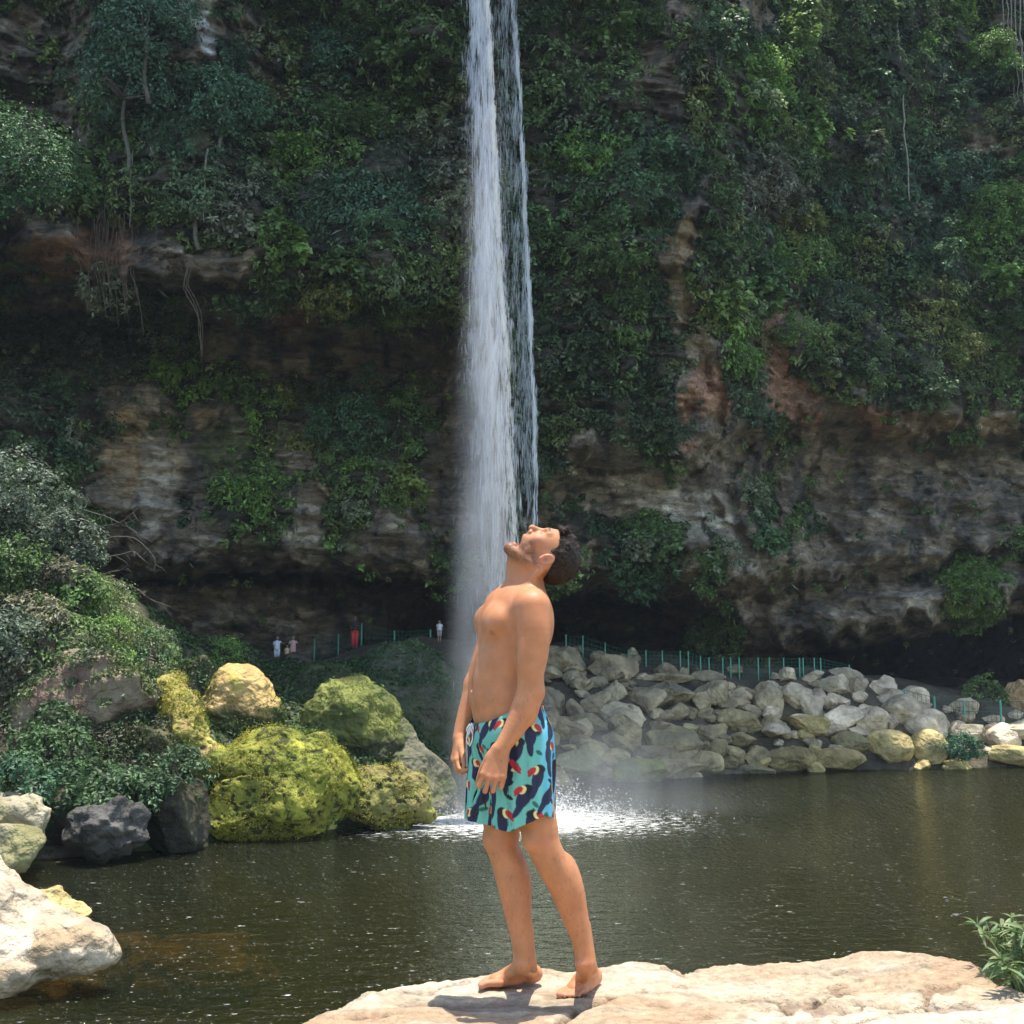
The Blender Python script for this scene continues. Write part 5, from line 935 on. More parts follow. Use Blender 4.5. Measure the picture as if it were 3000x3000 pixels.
# small far visitors: one continuous tapered figure each, clothes as children
def lathe_limb(pts, rads, seg=8): return tube(pts, rads, seg)
def visitor(label, px, py, Y, h, skin, parts, arms, legs_open=.08, turn=0, hair=C3(.02, .015, .012), lean=0):
    P = at(px, py, Y); s = h/1.7; ts = []
    for sd_ in (-1, 1): ts.append(tube(np.array([(sd_*legs_open, .0, .02), (sd_*legs_open, 0, .1), (sd_*.09, .02, .48), (sd_*.09, 0, .88)])*s, np.array([.035, .045, .06, .085])*s, 8)); ts.append(tube(np.array([(sd_*legs_open, .05, .03), (sd_*legs_open, -.12, .03)])*s, np.array([.04, .035])*s, 6))
    ts.append(tube(np.array([(0, 0, .82), (0, 0, .95), (0, .01, 1.15), (0, 0, 1.36), (0, 0, 1.44), (0, 0, 1.5)])*s, np.array([.13, .15, .145, .17, .08, .055])*s, 10))
    ts.append(tube(np.array([(0, 0, 1.46), (0, -.01, 1.53), (0, -.02, 1.6), (0, -.01, 1.67), (0, 0, 1.71)])*s, np.array([.05, .075, .088, .078, .03])*s, 10)); ts.append(tube(np.array([(0, -.09, 1.6), (0, -.115, 1.58), (0, -.1, 1.56)])*s, np.array([.008, .014, .01])*s, 5))
    for sd_, el, ha in arms: ts.append(tube(np.array([(sd_*.17, 0, 1.38), el, ha, (ha[0], ha[1]-.05, ha[2]-.04)])*s, np.array([.05, .04, .03, .025])*s, 7))
    v, f, _ = merge(ts)
    c, s_ = cos(turn), sin(turn); R = np.array([[c, s_, 0], [-s_, c, 0], [0, 0, 1]])
    root = mesh_np('person', v@R, f, M_CLOTH, True, np.tile(skin, (len(v), 1)), loc=P)
    hv, hf = tube(np.array([(0, .03, 1.56), (0, .03, 1.62), (0, .02, 1.69), (0, .01, 1.735)])*s, np.array([.07, .098, .088, .03])*s, 9); mesh_np('hair', hv@R, hf, M_CLOTH, True, np.tile(hair, (len(hv), 1)), root)
    for nm, kind, col in parts:
        ps = []
        if kind == 'shirt' or kind == 'dress':
            z0 = .92 if kind == 'shirt' else .35; ps.append(tube(np.array([(0, 0, z0), (0, 0, z0+.02), (0, 0, 1.0), (0, .01, 1.18), (0, 0, 1.38), (0, 0, 1.45)])*s, np.array([.16, .19 if kind == 'shirt' else .24, .185, .17, .2, .09])*s, 12))
            for sd_, el, ha in arms: e = np.array(el); sh = np.array((sd_*.17, 0, 1.38)); ps.append(tube(np.array([sh, (sh*.3+e*.7)])*s, np.array([.068, .055])*s, 8))
        if kind in ('shorts', 'trousers'):
            z0 = .45 if kind == 'shorts' else .08
            for sd_ in (-1, 1): ps.append(tube(np.array([(sd_*.09, 0, z0), (sd_*.09, 0, .9)])*s, np.array([.09, .11])*s, 9))
            ps.append(tube(np.array([(0, 0, .84), (0, 0, .9), (0, 0, 1.0)])*s, np.array([.15, .175, .16])*s, 10))
        v, f, _ = merge(ps); mesh_np(nm, v@R, f, M_CLOTH, True, np.tile(col, (len(v), 1)), root)
    return tag(root, label, 'person')
M_CLOTH = attr_mat('cloth', .8, 0, 9, .12)
SK = C3(.32, .18, .11)
visitor('adult in white top and pale shorts on the left path with one arm out', 522, 1253, 62.5, 1.55, SK, [('shirt', 'shirt', C3(.75, .76, .8)), ('shorts', 'shorts', C3(.68, .69, .72))], [(-1, (-.24, -.03, 1.12), (-.15, -.15, .98)), (1, (.3, -.1, 1.28), (.5, -.2, 1.27))])
visitor('adult in pink clothes standing beside the white-clad visitor', 552, 1251, 62.5, 1.5, SK*1.1, [('dress', 'dress', C3(.66, .38, .33)), ('trousers', 'trousers', C3(.6, .36, .31))], [(-1, (-.3, -.05, 1.15), (-.2, -.2, 1.2)), (1, (.32, -.05, 1.18), (.42, -.15, 1.3))])
visitor('child in a yellow top between two adults on the left path', 541, 1252, 61.9, 1.02, SK, [('shirt', 'shirt', C3(.66, .5, .22)), ('trousers', 'trousers', C3(.3, .22, .2))], [(-1, (-.25, 0, 1.15), (-.2, -.1, .95)), (1, (.25, 0, 1.15), (.2, -.1, .95))])
visitor('person with dark hair and red trousers beside a tall green fence post', 669, 1222, 61.8, 1.75, SK*.6, [('shirt', 'shirt', C3(.03, .02, .025)), ('trousers', 'trousers', C3(.5, .05, .04))], [(-1, (-.25, 0, 1.12), (-.15, -.15, 1.05)), (1, (.25, 0, 1.12), (.1, -.2, 1.2))])
visitor('faint pale figure in the spray at the left of the main fall', 829, 1211, 60, 1.15, SK, [('shirt', 'shirt', C3(.6, .6, .58)), ('shorts', 'shorts', C3(.3, .3, .3))], [(-1, (-.24, 0, 1.15), (-.2, -.1, .95)), (1, (.24, 0, 1.15), (.2, -.1, .95))])
P = at(568, 1249, 61.5); v, f, _ = merge([tube([(0, 0, 0), (0, 0, .02), (0, 0, .3), (0, 0, .33)], [.1, .12, .14, .13], 12), tube([(-.1, 0, .3), (-.06, 0, .42), (.06, 0, .42), (.1, 0, .3)], [.012]*4, 5)])
tag(mesh_np('bucket', v, f, M_CLOTH, True, np.tile(C3(.7, .7, .66), (len(v), 1)), loc=P), 'little white bucket on the path to the right of the pink-clad visitor', 'bucket')
# ================================================================= THE SWIMMER
YW = 3.95
def W(px, py, Y=YW): return at(px, py, Y)
th_ = radians(20); FW = np.array([-cos(th_), -sin(th_), 0]); LF = np.array([sin(th_), -cos(th_), 0]); UP = np.array([0., 0, 1])
def frame(f, l, u): return np.stack([nrmz(np.array(f, float)), nrmz(np.array(l, float)), nrmz(np.array(u, float))])
H_ = .0030
B = Field((-.28, 3.5, ROCKZ-.03), (.37, 4.36, CAMZ+.64), H_)
# --- torso
lean = radians(7); UL = UP*cos(lean) - FW*sin(lean); FL = FW*cos(lean) + UP*sin(lean); TM = frame(FL, LF, UL)
B.ell(W(962, 1188, 3.97), (.108, .150, .165), .03, M=TM)
B.ell(W(972, 1150, 3.98), (.085, .165, .085), .04, M=TM)
B.ell(W(949, 1262, 3.965), (.100, .132, .14), .05, M=TM)
B.ell(W(946, 1325, 3.96), (.105, .136, .11), .05, M=frame(FW, LF, UP))
B.ell(W(958, 1385, 3.96), (.108, .150, .12), .05, M=frame(FW, LF, UP))
for s_ in (-1, 1): B.ell(W(983, 1400, 3.96)+LF*.07*s_, (.070, .075, .09), .04)
B.ell(W(924, 1176, 3.95)+LF*.062, (.042, .07, .058), .03, M=TM); B.ell(W(926, 1170, 3.99)-LF*.062, (.040, .066, .058), .028, M=TM)      # pectorals
B.cone(W(898, 1160, 3.93)+LF*.0, W(900, 1215, 3.94), .010, .008, .022, 's')                                                      # cleft between them
for s_ in (-1, 1): B.ell(W(908, 1280, 3.94)+LF*.035*s_, (.03, .034, .09), .03, M=TM)
B.ell(W(1003, 1185, 3.98)+LF*.07, (.05, .075, .11), .04, M=TM); B.ell(W(1000, 1185, 4.0)-LF*.07, (.05, .075, .11), .04, M=TM)  # shoulder blades, back
B.ell(W(893, 1313, 3.935)+FW*.012, (.012, .006, .009), .008, 's')                                                                 # navel
B.cone(W(899, 1225, 3.94), W(893, 1300, 3.94), .004, .004, .016, 's')
B.chain([W(1020, 1076, 3.885), W(995, 1100, 3.90), W(968, 1124, 3.93)], [.013, .012, .010], .016)
# --- neck, shoulders
NB, NT_ = W(990, 1128, 3.97), W(998, 1062, 3.96)
B.chain([W(990, 1145, 3.975), W(989, 1105, 3.965), W(997, 1060, 3.96)], [.070, .0615, .062], .03)
B.cone(W(966, 1066, 3.96), W(973, 1120, 3.95), .018, .018, .03)                         # throat
shN, shF = W(1004, 1150, 3.815), W(943, 1143, 4.12)
B.cone(W(1003, 1118, 3.955), W(1006, 1136, 3.86), .045, .042, .035); B.cone(W(985, 1120, 4.0), W(948, 1132, 4.09), .042, .040, .035)
B.cone(W(966, 1130, 3.92), shN+np.array([-.01, 0, .012]), .013, .024, .018); B.cone(W(957, 1128, 3.99), shF, .013, .024, .018)       # collar bones
# --- near arm
eN, wN = W(1002, 1306, 3.80), W(945, 1414, 3.765)
B.chain([shN+np.array([0, .006, .006]), W(1006, 1186, 3.808), W(1005, 1224, 3.803), W(1001, 1265, 3.797), eN], [.063, .0608, .0545, .0475, .0435], .035)
B.chain([eN, W(990, 1334, 3.79), W(973, 1370, 3.78), W(955, 1398, 3.77), wN], [.0435, .0455, .0375, .0295, .0265], .02)
B.ell(W(990, 1232, 3.775), (.020, .022, .06), .02); B.ell(W(1019, 1225, 3.80), (.022, .026, .065), .02); B.ell(W(1002, 1342, 3.79), (.020, .02, .045), .02)
B.ell(W(1017, 1310, 3.815), (.014, .014, .018), .012)
# --- far arm
eF, wF = W(897, 1292, 4.13), W(867, 1392, 4.07)
B.chain([shF, W(925, 1210, 4.13), eF], [.058, .050, .040], .025); B.chain([eF, W(889, 1325, 4.11), W(876, 1362, 4.09), wF], [.040, .040, .032, .0255], .02)
def hand(F, wr, d, n, t_, s=1.0, curls=(30, 55, 35), spread=.0, thumb=((.3, .9, -.15), (.75, .55, -.35))):
    """palm, four unequal bent fingers and a thumb leaving the side of the palm; d along, n out of the back, t_ to the thumb side"""
    d, n, t_ = nrmz(np.array(d, float)), nrmz(np.array(n, float)), nrmz(np.array(t_, float))
    off = [.029, .010, -.0095, -.027]; ml = [.083, .087, .083, .075]; ph = [(.040, .024, .019), (.045, .028, .020), (.041, .026, .019), (.032, .019, .017)]
    for i in range(4):
        mcp = wr + (d*ml[i] + t_*off[i]*1.05 + n*(.004 if i in (1, 2) else 0))*s
        F.cone(wr + t_*off[i]*.45*s, mcp, .0165*s, .0125*s, .010, sq=None)
        F.ell(mcp+n*.002*s, np.array([.0118, .0108, .0108])*s, .006)
        p = mcp; a_ = 0
        for j in range(3):
            a_ += radians(curls[j]+(3*i if j else 0)); dr = d*cos(a_) - n*sin(a_) + t_*(.10-.06*i)*(1+spread); q = p + nrmz(dr)*ph[i][j]*s
            F.cone(p, q, (.0092, .0083, .0075)[j]*s, (.0084, .0076, .0063)[j]*s, .0025); p = q
    F.cone(wr-n*.004*s+t_*.012*s, wr+(d*.03+t_*.025-n*.008)*s, .016*s, .0165*s, .012)
    b0 = wr+(d*.022+t_*.024-n*.006)*s
    dirs = [t_*thumb[0][1]+d*thumb[0][0]+n*thumb[0][2], d*thumb[1][0]+t_*thumb[1][1]+n*thumb[1][2]]
    p1 = b0 + nrmz(d*thumb[0][0]*1.4+t_*thumb[0][1]*.62-n*.25)*.042*s; p2 = p1 + nrmz(dirs[1])*.032*s; p3 = p2 + nrmz(d*1.0+t_*.05-n*.3)*.026*s
    F.chain([b0, p1, p2, p3], [.0155*s, .0115*s, .0098*s, .0078*s], .006)
    return p3
dN = nrmz(W(925, 1485, 3.745)-wN)
hand(B, wN+dN*.004, dN, (-.05, -1, .05), np.cross((-.05, -1, .05), dN)*1.0 if np.cross((-.05, -1, .05), dN)[0] < 0 else -np.cross((-.05, -1, .05), dN), 1.07, (12, 80, 62), thumb=((.6, .5, -.3), (.95, .12, -.25)))
dF = nrmz(W(858, 1440, 4.03)-wF)
hand(B, wF+dF*.004, dF, (-.85, .5, 0), (.25, -.95, 0), .95, (24, 48, 36), thumb=((.6, .6, -.3), (.9, .25, -.3)))
# --- legs
LM = None
B.chain([W(982, 1400, 3.90), W(999, 1490, 3.885), W(1017, 1562, 3.885), W(1024, 1588, 3.885), W(1038, 1622, 3.895), W(1066, 1668, 3.915), W(1083, 1722, 3.925), W(1097, 1772, 3.925), W(1104, 1812, 3.925)], [.088, .077, .0645, .0575, .0560, .0590, .0475, .0350, .0325], .03)
B.chain([W(945, 1400, 4.03), W(947, 1490, 4.02), W(947, 1562, 4.0), W(948, 1592, 3.995), W(957, 1622, 3.99), W(969, 1664, 3.985), W(977, 1720, 3.975), W(984, 1772, 3.965), W(987, 1815, 3.96)], [.090, .079, .0650, .0590, .0570, .0590, .0480, .0365, .0325], .03)
B.ell(W(924, 1584, 3.99), (.022, .032, .034), .02); B.ell(W(1000, 1586, 3.85), (.025, .03, .034), .025)
B.ell(W(1070, 1655, 3.915), (.030, .034, .07), .035); B.ell(W(973, 1655, 3.985), (.030, .034, .07), .035)
B.cone(W(1108, 1745, 3.93), W(1122, 1830, 3.955), .010, .011, .012); B.cone(W(999, 1745, 3.97), W(1008, 1830, 3.96), .010, .011, .012)
B.ell(W(1092, 1818, 3.895), (.011, .011, .012), .008)
def foot(F, ank, heel, ball, side, up, L=.0, hz=ROCKZ):
    """side: unit vector towards the big toe"""
    d = ball-heel; d[2] = 0; ln = np.linalg.norm(d); d = d/ln; s = nrmz(np.array(side, float)-np.dot(side, d)*d)
    z = lambda q, h: np.array([q[0], q[1], hz+h])
    ank = ank-np.array([0, 0, .014]); F.ell(z(heel+d*.012, .030), (.033, .030, .031), .015); F.cone(z(heel+d*.02, .04), ank, .025, .025, .014)
    mid = heel+d*ln*.52; F.cone(ank+d*.010, z(mid+d*.02, .042), .026, .0235, .020); F.cone(z(mid, .036)+s*.008, z(ball-d*.004, .018)+s*.018, .026, .0175, .02)
    F.cone(z(heel+d*.03, .022)-s*.012, z(ball-d*.01, .016)-s*.026, .022, .0165, .02); F.cone(z(mid, .028)-s*.005, z(ball, .018)-s*.004, .026, .0175, .02)
    F.cone(z(mid, .03)+s*.004, z(ball, .02)+s*.002, .028, .018, .02)
    for i, (o_, l_, r_) in enumerate([(.029, .060, .0130), (.010, .060, .0088), (-.006, .053, .0082), (-.020, .045, .0077), (-.033, .035, .0075)]):
        b_ = z(ball, .016)+s*o_; F.chain([b_-d*.012, b_+d*(l_*.6)+np.array([0, 0, .002]), b_+d*l_-np.array([0, 0, .004])], [r_*1.05, r_*.95, r_*.97], .0015)
def on(px, py): return onrock(px, py)
B_h = on(1013, 1853); B_b = on(934, 1860); foot(B, W(987, 1815, 3.96), B_h, B_b, (-.2, -1, 0), 1)
C_h = on(1122, 1856); C_b = on(1084, 1878); foot(B, W(1105, 1812, 3.925), C_h, C_b, (-1, .2, 0), 1)
# --- head, built in its own axes (u crown, f face, s to the viewer's side) and tipped back
HC = W(1046, 1050, 3.955); rl = radians(3)
HU = nrmz(np.array([cos(rl), .06, sin(-rl)*.0+.0])); HF = nrmz(np.array([.0, -.10, 1.0])); HS = nrmz(np.cross(HF, HU)); HS = HS*(-np.sign(HS[1])); HF = np.cross(HS, HU); HF *= np.sign(HF[2])
HM = np.stack([HU, HF, HS]); hp = lambda u, f, s=0: HC + HU*u + HF*f + HS*s
def he(u, f, s, ru, rf, rs, k=.012, op='u', both=False, M=HM):
    for g_ in ((1, -1) if both else (1,)): B.ell(hp(u, f, s*g_), (ru, rf, rs), k, op, M)
he(0, 0, 0, .084, .096, .072, .02); he(-.03, .045, 0, .058, .052, .060, .025); he(-.078, .045, 0, .048, .038, .047, .02); he(-.05, .0, 0, .06, .06, .06, .03)
he(-.064, .055, .043, .020, .020, .020, .018, both=True)
B.cone(hp(-.038, .090), hp(-.078, .101), .0085, .0115, .010); he(-.083, .103, 0, .0115, .0115, .0120, .006); he(-.088, .086, .0125, .0095, .010, .0095, .006, both=True)
he(-.094, .090, .006, .006, .0045, .0035, .002, 's', both=True)
he(-.103, .062, 0, .017, .019, .027, .012); he(-.112, .070, 0, .0055, .008, .021, .005)
for g_ in (1, -1): B.chain([hp(-.050, -.028, .050*g_), hp(-.085, -.030, .049*g_), hp(-.135, .008, .030*g_), hp(-.162, .026, .006*g_)], [.020, .0205, .0185, .0165], .018)
he(-.118, -.010, 0, .048, .028, .034, .02); B.cone(hp(-.10, .02, .036), hp(-.11, .035, .03), .016, .012, .02); B.cone(hp(-.10, .02, -.036), hp(-.11, .035, -.03), .016, .012, .02)
he(-.147, .040, 0, .0080, .0085, .020, .009); he(-.166, .028, 0, .013, .014, .017, .014); B.cone(hp(-.146, .036), hp(-.163, .026), .014, .014, .014)
for g_ in (1, -1): B.cone(hp(-.024, .090, .010*g_), hp(-.022, .078, .042*g_), .0115, .010, .012)
he(-.043, .092, .031, .012, .013, .016, .012, 's', both=True); he(-.044, .073, .030, .0125, .0125, .0150, .003, both=True)
he(-.127, .068, 0, .0105, .022, .0165, .007, 's')
# ears: cupped shell with rim, bowl and lobe
EAM = np.stack([nrmz(HU*.96+HF*.25), nrmz(HF*.96-HU*.25), HS])
for g_ in (1, -1):
    M_ = np.stack([nrmz(HU*.96+HF*.22), nrmz(HF*.96-HU*.22), nrmz(HS*g_ - HF*.0 + HU*.0)])
    e_ = hp(-.036, -.012, .074*g_); B.ell(e_+HS*g_*.003, (.031, .0200, .0095), .003, 'u', M_); B.ell(e_+HS*g_*.012-HU*.001, (.0225, .0130, .0095), .002, 's', M_); B.ell(e_-HU*.020+HS*.006*g_+HF*.004, (.008, .007, .005), .003, 'u', M_); B.ell(e_+HU*.001+HF*.014+HS*g_*.006, (.007, .004, .005), .002, 'u', M_)
V_, F_ = surface_nets(B.F, B.lo, H_)
V_ = relax(V_, F_, 2, .5)
sk = np.tile(C3(.45, .19, .082), (len(V_), 1)); sk = sk*(1+.06*fbm(V_*14, 3, 900)[:, None]) + C3(.02, .0, .0)*fbm(V_*5, 2, 905)[:, None]
hl = (V_-HC)@HM.T
def tint_skin(mask, col, amt): 
    global sk; sk = sk + (np.asarray(col)-sk)*(np.clip(mask, 0, 1)*amt)[:, None]
isH = np.linalg.norm((V_-HC)/1.0, axis=1) < .21
u, f_, s_ = hl[:, 0], hl[:, 1], hl[:, 2]
tint_skin(isH*(np.abs(s_) > .066)*ss(.011, .004, np.hypot(u+.040, (f_+.012)*1.4)), C3(.16, .05, .03), .8)  # shade inside the ear bowl, painted as a darker red
beard = ss(-.056, -.082, u+.22*f_)*ss(.070, .048, f_)*ss(-.045, -.015, f_+.25*(u+.1)); beard = np.maximum(beard, ss(.012, .0, np.abs(f_-.078))*ss(.012, .004, np.abs(u+.100))*.7)
tint_skin(beard*isH*np.clip(.85+.3*fbm(V_*160, 2, 910), 0, 1), C3(.085, .038, .02), .78)
tint_skin(isH*ss(.018, .006, np.linalg.norm(hl[:, :2]-np.array([-.02, -.0]), axis=1)), C3(.1, .05, .03), .0)
for g_ in (1, -1): tint_skin(isH*ss(.006, .003, np.abs(u+.020+(.04)*(np.abs(s_)-.028)**2*10))*ss(.022, .017, np.abs(s_-.03*g_))*(f_ > .07), C3(.05, .025, .015), .85)
for g_ in (1, -1): tint_skin(isH*ss(.0035, .001, np.abs(u+.049))*ss(.015, .012, np.abs(s_-.03*g_))*(f_ > .074), C3(.06, .03, .02), .8)
tint_skin(isH*ss(1.35, 1.05, np.sqrt(((u+.130)/.0135)**2+((f_-.056)/.026)**2+(s_/.021)**2)), C3(.40, .15, .11), .55)
tint_skin(isH*ss(1.06, .98, np.sqrt(((u+.130)/.0135)**2+((f_-.056)/.026)**2+(s_/.021)**2)), C3(.10, .02, .015), .9)
tint_skin(isH*ss(.04, .02, np.linalg.norm(hl-np.array([-.06, .06, .04]), axis=1)), C3(.52, .22, .15), .35)
tint_skin(isH*(np.abs(s_) > .067)*ss(.04, .03, np.linalg.norm(hl[:, :2]-np.array([-.036, -.012]), axis=1)), C3(.55, .25, .17), .5)
for P_, Rr in ((W(920, 1194, 3.84), .012), (W(888, 1190, 4.0), .012)):
    q = np.linalg.norm((V_-P_)@np.stack([LF, UP]).T, axis=1) if False else np.hypot(((V_-P_)@LF), (V_-P_)[:, 2]); tint_skin(ss(Rr, Rr*.55, q)*(((V_-P_)@FW) > -.04)*(V_[:, 1] < 4.1), C3(.30, .11, .07), .75)
tint_skin(ss(ROCKZ+.05, ROCKZ+.0, V_[:, 2]), C3(.52, .24, .16), .5)
M_SKIN = attr_mat('skin', .42, 0, 22, .10, .3, 260, .32, sss=.10)
t = M_SKIN.node_tree; pr_ = [n for n in t.nodes if n.type == 'BSDF_PRINCIPLED'][0]; nz3 = N(t, 'TexNoise'); nz3.inputs['Scale'].default_value = 35; nz3.inputs['Detail'].default_value = 4; g3 = N(t, 'NewGeometry'); t.links.new(g3.outputs['Position'], nz3.inputs['Vector'])
m3 = N(t, 'MapRange'); m3.inputs[1].default_value = .35; m3.inputs[2].default_value = .65; m3.inputs[3].default_value = .42; m3.inputs[4].default_value = .68; t.links.new(nz3.outputs['Fac'], m3.inputs[0]); t.links.new(m3.outputs[0], pr_.inputs['Roughness'])
# sparse dark body hair on shins, forearms and chest; redder knees, elbows and knuckles
hz_ = np.clip(fbm(V_*np.array([230, 230, 70]), 2, 915)-.3, 0, 1)*1.2; tint_skin(hz_*(V_[:, 2] < W(0, 1600)[2])*(V_[:, 2] > ROCKZ+.07), C3(.12, .06, .035), .30); tint_skin(hz_*((V_[:, 0] < -.0)|(V_[:, 1] < 3.84))*(V_[:, 2] < W(0, 1300)[2])*(V_[:, 2] > W(0, 1430)[2]), C3(.12, .06, .035), .28)
for q_, r_ in ((W(948, 1588, 3.95), .05), (W(1020, 1590, 3.84), .05), (W(1010, 1308, 3.80), .035), (W(925, 1470, 3.74), .05), (W(860, 1430, 4.05), .05), (W(1085, 1875, 3.83), .07), (W(940, 1858, 3.9), .07)): tint_skin(ss(r_, r_*.2, np.linalg.norm(V_-q_, axis=1)), C3(.46, .17, .10), .45)
man = mesh_np('person', V_, F_, M_SKIN, True, np.clip(sk, .01, 1)); tag(man, 'barefoot shirtless man in printed swim shorts standing on the slab with his head thrown back', 'person')
del B
# --- hair: cap with wet, broken-up locks
HG = Field(HC-.16, HC+.16, .0022); P = HG.full(); q = (P-HC)@HM.T; u, f_, s_ = q[..., 0], q[..., 1], q[..., 2]
nzv = fbm(P.reshape(-1, 3)*np.array([70, 45, 60]), 3, 930).reshape(u.shape); nz2 = fbm(P.reshape(-1, 3)*24, 2, 935).reshape(u.shape)
k0 = np.sqrt((u/.0895)**2+(f_/.1035)**2+(s_/.0775)**2); k1 = np.sqrt((u/.0895**2)**2+(f_/.1035**2)**2+(s_/.0775**2)**2); d = k0*(k0-1)/np.maximum(k1, 1e-6)
fl = np.sqrt(((u-.026)/.028)**2+((f_-.094)/.018)**2+(s_/.05)**2); d = np.minimum(d, (fl-1)*.018)
line = np.interp(f_, [-.11, -.084, -.05, -.017, .027, .06, .085, .11, .13], [-.050, -.044, -.026, -.006, .008, .012, .016, .012, .010]); line = line + .030*np.clip(np.abs(s_)/.075, 0, 1)**2*0
side = ss(.05, .07, np.abs(s_)); line = line - .026*np.exp(-((f_-.018)/.012)**2)*side      # sideburns
d = np.maximum(d - .0035*nzv - .003*nz2, (line-u)+.002*nzv); HG.F = d.astype(np.float32)
hv, hf = surface_nets(HG.F, HG.lo, HG.h); hv = relax(hv, hf, 1, .3)
M_HAIR = attr_mat('hair', .5, 0, 80, .3, .6, 300, .2)
hair = mesh_np('hair', hv, hf, M_HAIR, True, np.tile(C3(.009, .006, .005), (len(hv), 1)), man)
r = np.random.default_rng(44); hn = vnormals(hv, np.concatenate([hf[:, :3], hf[:, [0, 2, 3]]])); n = 3600; k = r.integers(0, len(hv), n); p0 = hv[k]; n0 = hn[k]
flow = nrmz(HU*.9 - HF*.25 + r.normal(size=(n, 3))*.45); flow = nrmz(flow-(flow*n0).sum(1, keepdims=True)*n0*.85); Ls = r.uniform(.008, .022, n)*(1+.6*(((p0-HC)@HF) > .06)); sdv = nrmz(np.cross(flow, n0))*.0007
v = np.stack([p0-sdv, p0+sdv, p0+flow*Ls[:, None]*.6+n0*Ls[:, None]*.10+sdv, p0+flow*Ls[:, None]*.6+n0*Ls[:, None]*.10-sdv, p0+flow*Ls[:, None]+n0*Ls[:, None]*.02+sdv*.3, p0+flow*Ls[:, None]+n0*Ls[:, None]*.02-sdv*.3], 1).reshape(-1, 3)
o_ = np.arange(n)[:, None]*6; mesh_np('locks', v, np.concatenate([o_+np.array([0, 1, 2, 3]), o_+np.array([3, 2, 4, 5])]), M_HAIR, True, np.tile(C3(.05, .034, .025), (len(v), 1)), hair)
# --- swim shorts
S = Field((-.22, 3.68, CAMZ-.60), (.22, 4.24, CAMZ-.02), .0028)
def so(F, g):
    F.ell(W(956, 1385, 3.96), (.118+g, .163+g, .15+g), .03, M=frame(FW, LF, UP))
    F.chain([W(960, 1322, 3.96)+LF*.03, W(960, 1382, 3.96)+LF*.03], [.112+g, .120+g], .04); F.chain([W(960, 1322, 3.97)-LF*.03, W(958, 1382, 3.97)-LF*.03], [.106+g, .118+g], .04)
    F.chain([W(982, 1395, 3.90), W(988, 1480, 3.885), W(991, 1600, 3.88)], [.115+g, .111+g, .110+g], .035)
    F.chain([W(940, 1400, 4.02), W(934, 1480, 4.01), W(930, 1590, 4.0)], [.114+g, .110+g, .112+g], .035)
so(S, 0); P = S.full(); Pf = P.reshape(-1, 3); an = np.arctan2(Pf[:, 1]-3.96, Pf[:, 0])
fold = (.009*noise(np.c_[an*4.2+Pf[:, 2]*3, Pf[:, 2]*2.2, an*0], 950) + .006*noise(np.c_[an*9, Pf[:, 2]*7, an*0], 951)).reshape(P.shape[:-1])*ss(CAMZ-.12, CAMZ-.30, P[..., 2])
I = Field(S.lo, S.lo+S.h*(S.n-1), S.h); I.n = S.n; I.F = np.full(S.n, .08, np.float32); so(I, -.0045)
S.F = np.maximum(S.F + fold, -(I.F+fold))
qp = px_of(P); X_, Y_ = qp[..., 0], qp[..., 1]
# waist dips at the front; each leg ends in its own slanting hem
fr_ = (P-W(960, 1380, 3.96))@FW; waist = W(0, 1340)[2] + np.interp(-fr_, [-.13, -.05, .1], [-.045, -.004, .022]); 
near_leg = ((P-W(965, 1500, 3.95))@LF) + .9*((P[..., 0]-.0)) ; 
hemN = np.interp(P[..., 0], [-.03, .02, .11, .17], [W(0, 1563)[2], W(0, 1549)[2], W(0, 1530)[2], W(0, 1541)[2]]); hemF = np.interp(P[..., 0], [-.18, -.09, -.02, .05], [W(0, 1545)[2], W(0, 1553)[2], W(0, 1559)[2], W(0, 1556)[2]])
wgt = ss(-.03, .03, P[..., 0]-.0); hem = hemN*wgt+hemF*(1-wgt)
S.F = np.maximum(np.maximum(S.F, P[..., 2]-waist), hem-P[..., 2]).astype(np.float32)
sv, sf = surface_nets(S.F, S.lo, S.h); sv = relax(sv, sf, 1, .4)
# print: teal ground with navy long-tailed birds, red and yellow bills, dark leaves
ang = np.arctan2(sv[:, 1]-3.96, sv[:, 0]-.0); uu = np.where(np.abs(ang) < 9, ang*.145, 0); zz_ = sv[:, 2]
pc = np.tile(C3(.125, .41, .32), (len(sv), 1)); right = ss(.07, .14, sv[:, 0]); pc = pc + (C3(.09, .40, .55)-pc)*right[:, None]
r = np.random.default_rng(77)
def e2(cx, cz, a, b, rot): 
    c, s = cos(rot), sin(rot); x, z = uu-cx, zz_-cz; x = (x+pi*.145) % (2*pi*.145) - pi*.145; return ((x*c+z*s)/a)**2+((-x*s+z*c)/b)**2
def paint(m_, col, soft=.12): 
    global pc; w_ = ss(1+soft, 1-soft, m_)[:, None]; pc = pc + (np.asarray(col)-pc)*w_
rows = np.arange(CAMZ-.53, CAMZ-.05, .074)
cells = []
for i, z in enumerate(rows):
    for j in range(11): cells.append((-pi*.145 + (j+.5*(i % 2))*.0828 + r.uniform(-.012, .012), z + r.uniform(-.012, .012)))
NAVY, NB2 = C3(.012, .014, .045), C3(.012, .03, .16)
for (cx, cz) in cells:
    for _ in range(2):
        a_, b_ = cx+r.uniform(-.05, .05), cz+r.uniform(-.035, .035); paint(e2(a_, b_, r.uniform(.010, .016), .0065, r.uniform(0, 3)), C3(.015, .12, .075) if r.random() < .6 else C3(.008, .012, .016))
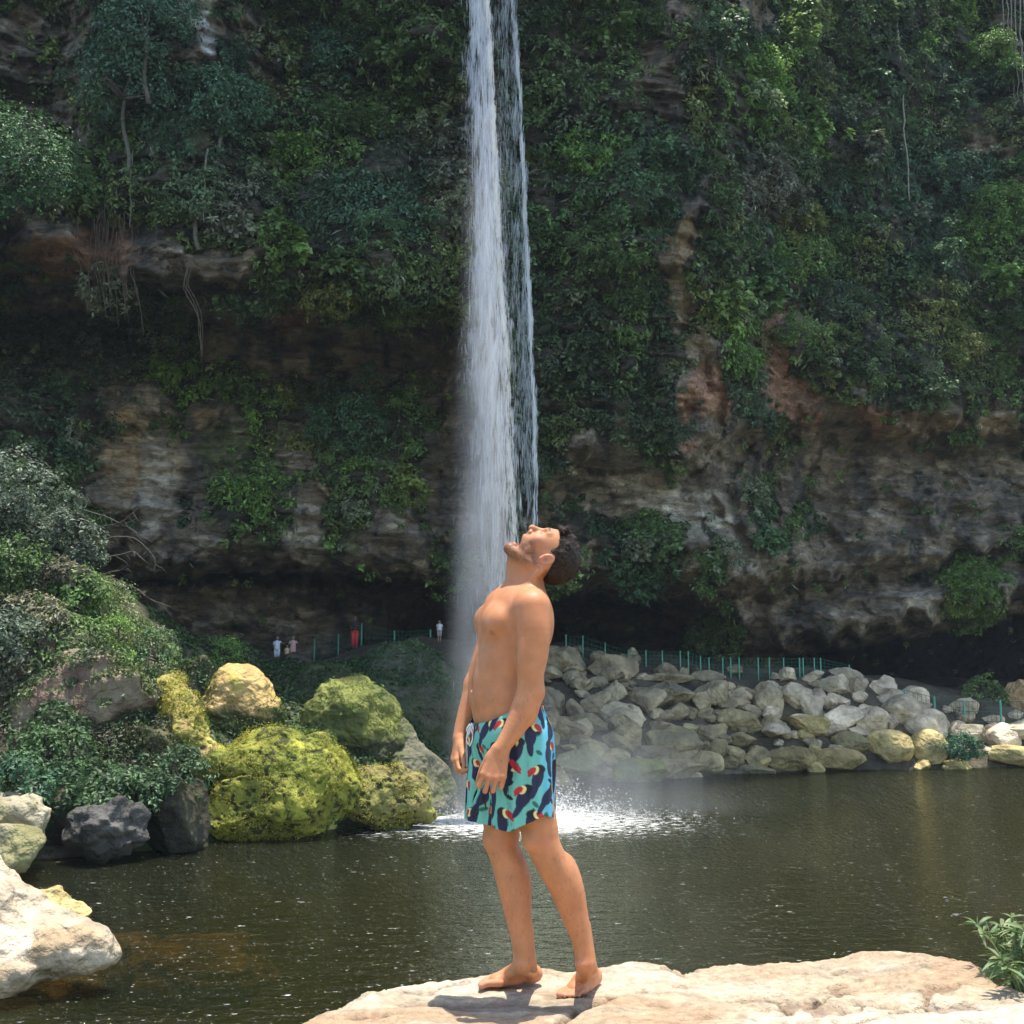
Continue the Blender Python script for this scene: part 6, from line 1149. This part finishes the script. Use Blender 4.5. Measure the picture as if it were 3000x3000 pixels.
for (cx, cz) in cells:
    t_ = r.uniform(-.45, .6); fl = 1 if r.random() < .65 else -1; dk_ = NB2 if cx > .0 and r.random() < .5 else NAVY; ax, az = sin(t_), cos(t_); Z = r.uniform(1.2, 1.4)
    paint(e2(cx, cz, .0135*Z, .030*Z, -t_), dk_); paint(e2(cx-ax*.030*Z, cz-az*.030*Z, .0072*Z, .026*Z, -t_+.12*fl), dk_); paint(e2(cx+ax*.022*Z, cz+az*.022*Z, .0125*Z, .0125*Z, 0), C3(.008, .008, .014))
    bx, bz = cx+ax*.023*Z+fl*.0115*Z, cz+az*.023*Z
    paint(e2(bx-fl*.002*Z, bz-.003*Z, .0072*Z, .0115*Z, fl*.3), C3(.66, .58, .22)); paint(e2(bx+fl*.0065*Z, bz-.004*Z, .0075*Z, .0115*Z, fl*.75), C3(.40, .022, .02)); paint(e2(bx+fl*.011*Z, bz-.013*Z, .0035*Z, .007*Z, fl*.55), C3(.33, .02, .02))
for _ in range(16): paint(e2(r.uniform(-.45, .45), r.uniform(CAMZ-.52, CAMZ-.1), .0085, .015, r.uniform(-.6, .6)), C3(.45, .02, .03))
tp_ = ss(waist.min()-.0, waist.min()+.0, sv[:, 2]); 
M_SHORTS = attr_mat('printed_fabric', .62, 0, 200, .06, .3, 700, .35)
shorts = mesh_np('swim_shorts', sv, sf, M_SHORTS, True, np.clip(pc, .004, 1), man)
shorts['label'] = 'teal shorts printed with navy birds that have red and yellow bills'
# drawstring bow at the front of the waist
b0 = W(893, 1384, 3.90); ds = []
for pts in ([(896, 1364), (890, 1378), (886, 1395), (889, 1404)], [(896, 1364), (900, 1380), (897, 1398), (892, 1408)], [(893, 1366), (886, 1376), (891, 1386), (895, 1372)], [(894, 1366), (902, 1376), (899, 1388), (894, 1372)]):
    Pd = np.array([W(x, y, 3.925 - .0005*(x-880)) for x, y in pts]) + FW*.012; s = np.linspace(0, 3, 12); ds.append(tube(np.stack([np.interp(s, range(4), Pd[:, k]) for k in range(3)], -1), [.0025]*12, 6))
v, f, _ = merge(ds); mesh_np('drawstring', v, f, M_CLOTH if 'M_CLOTH' in globals() else M_LEAF, True, np.tile(C3(.75, .72, .68), (len(v), 1)), shorts)
# a scrap of dark bark on the slab
P = onrock(1112, 1902); bk = [tube([onrock(1060, 1932)+np.array([0, 0, .006]), onrock(1085, 1916)+np.array([0, 0, .010]), onrock(1115, 1901)+np.array([0, 0, .010]), onrock(1140, 1896)+np.array([0, 0, .014]), onrock(1156, 1886)+np.array([0, 0, .007])], [.006, .009, .010, .013, .006], 7)]
v, f, _ = merge(bk); v = v + np.stack([noise(v*60+k, 5) for k in range(3)], -1)*.004
tag(mesh_np('driftwood', v, f, M_BARK, True, np.tile(C3(.09, .065, .05), (len(v), 1))), 'crooked dark stick lying on the slab by the right foot of the swimmer', 'stick')
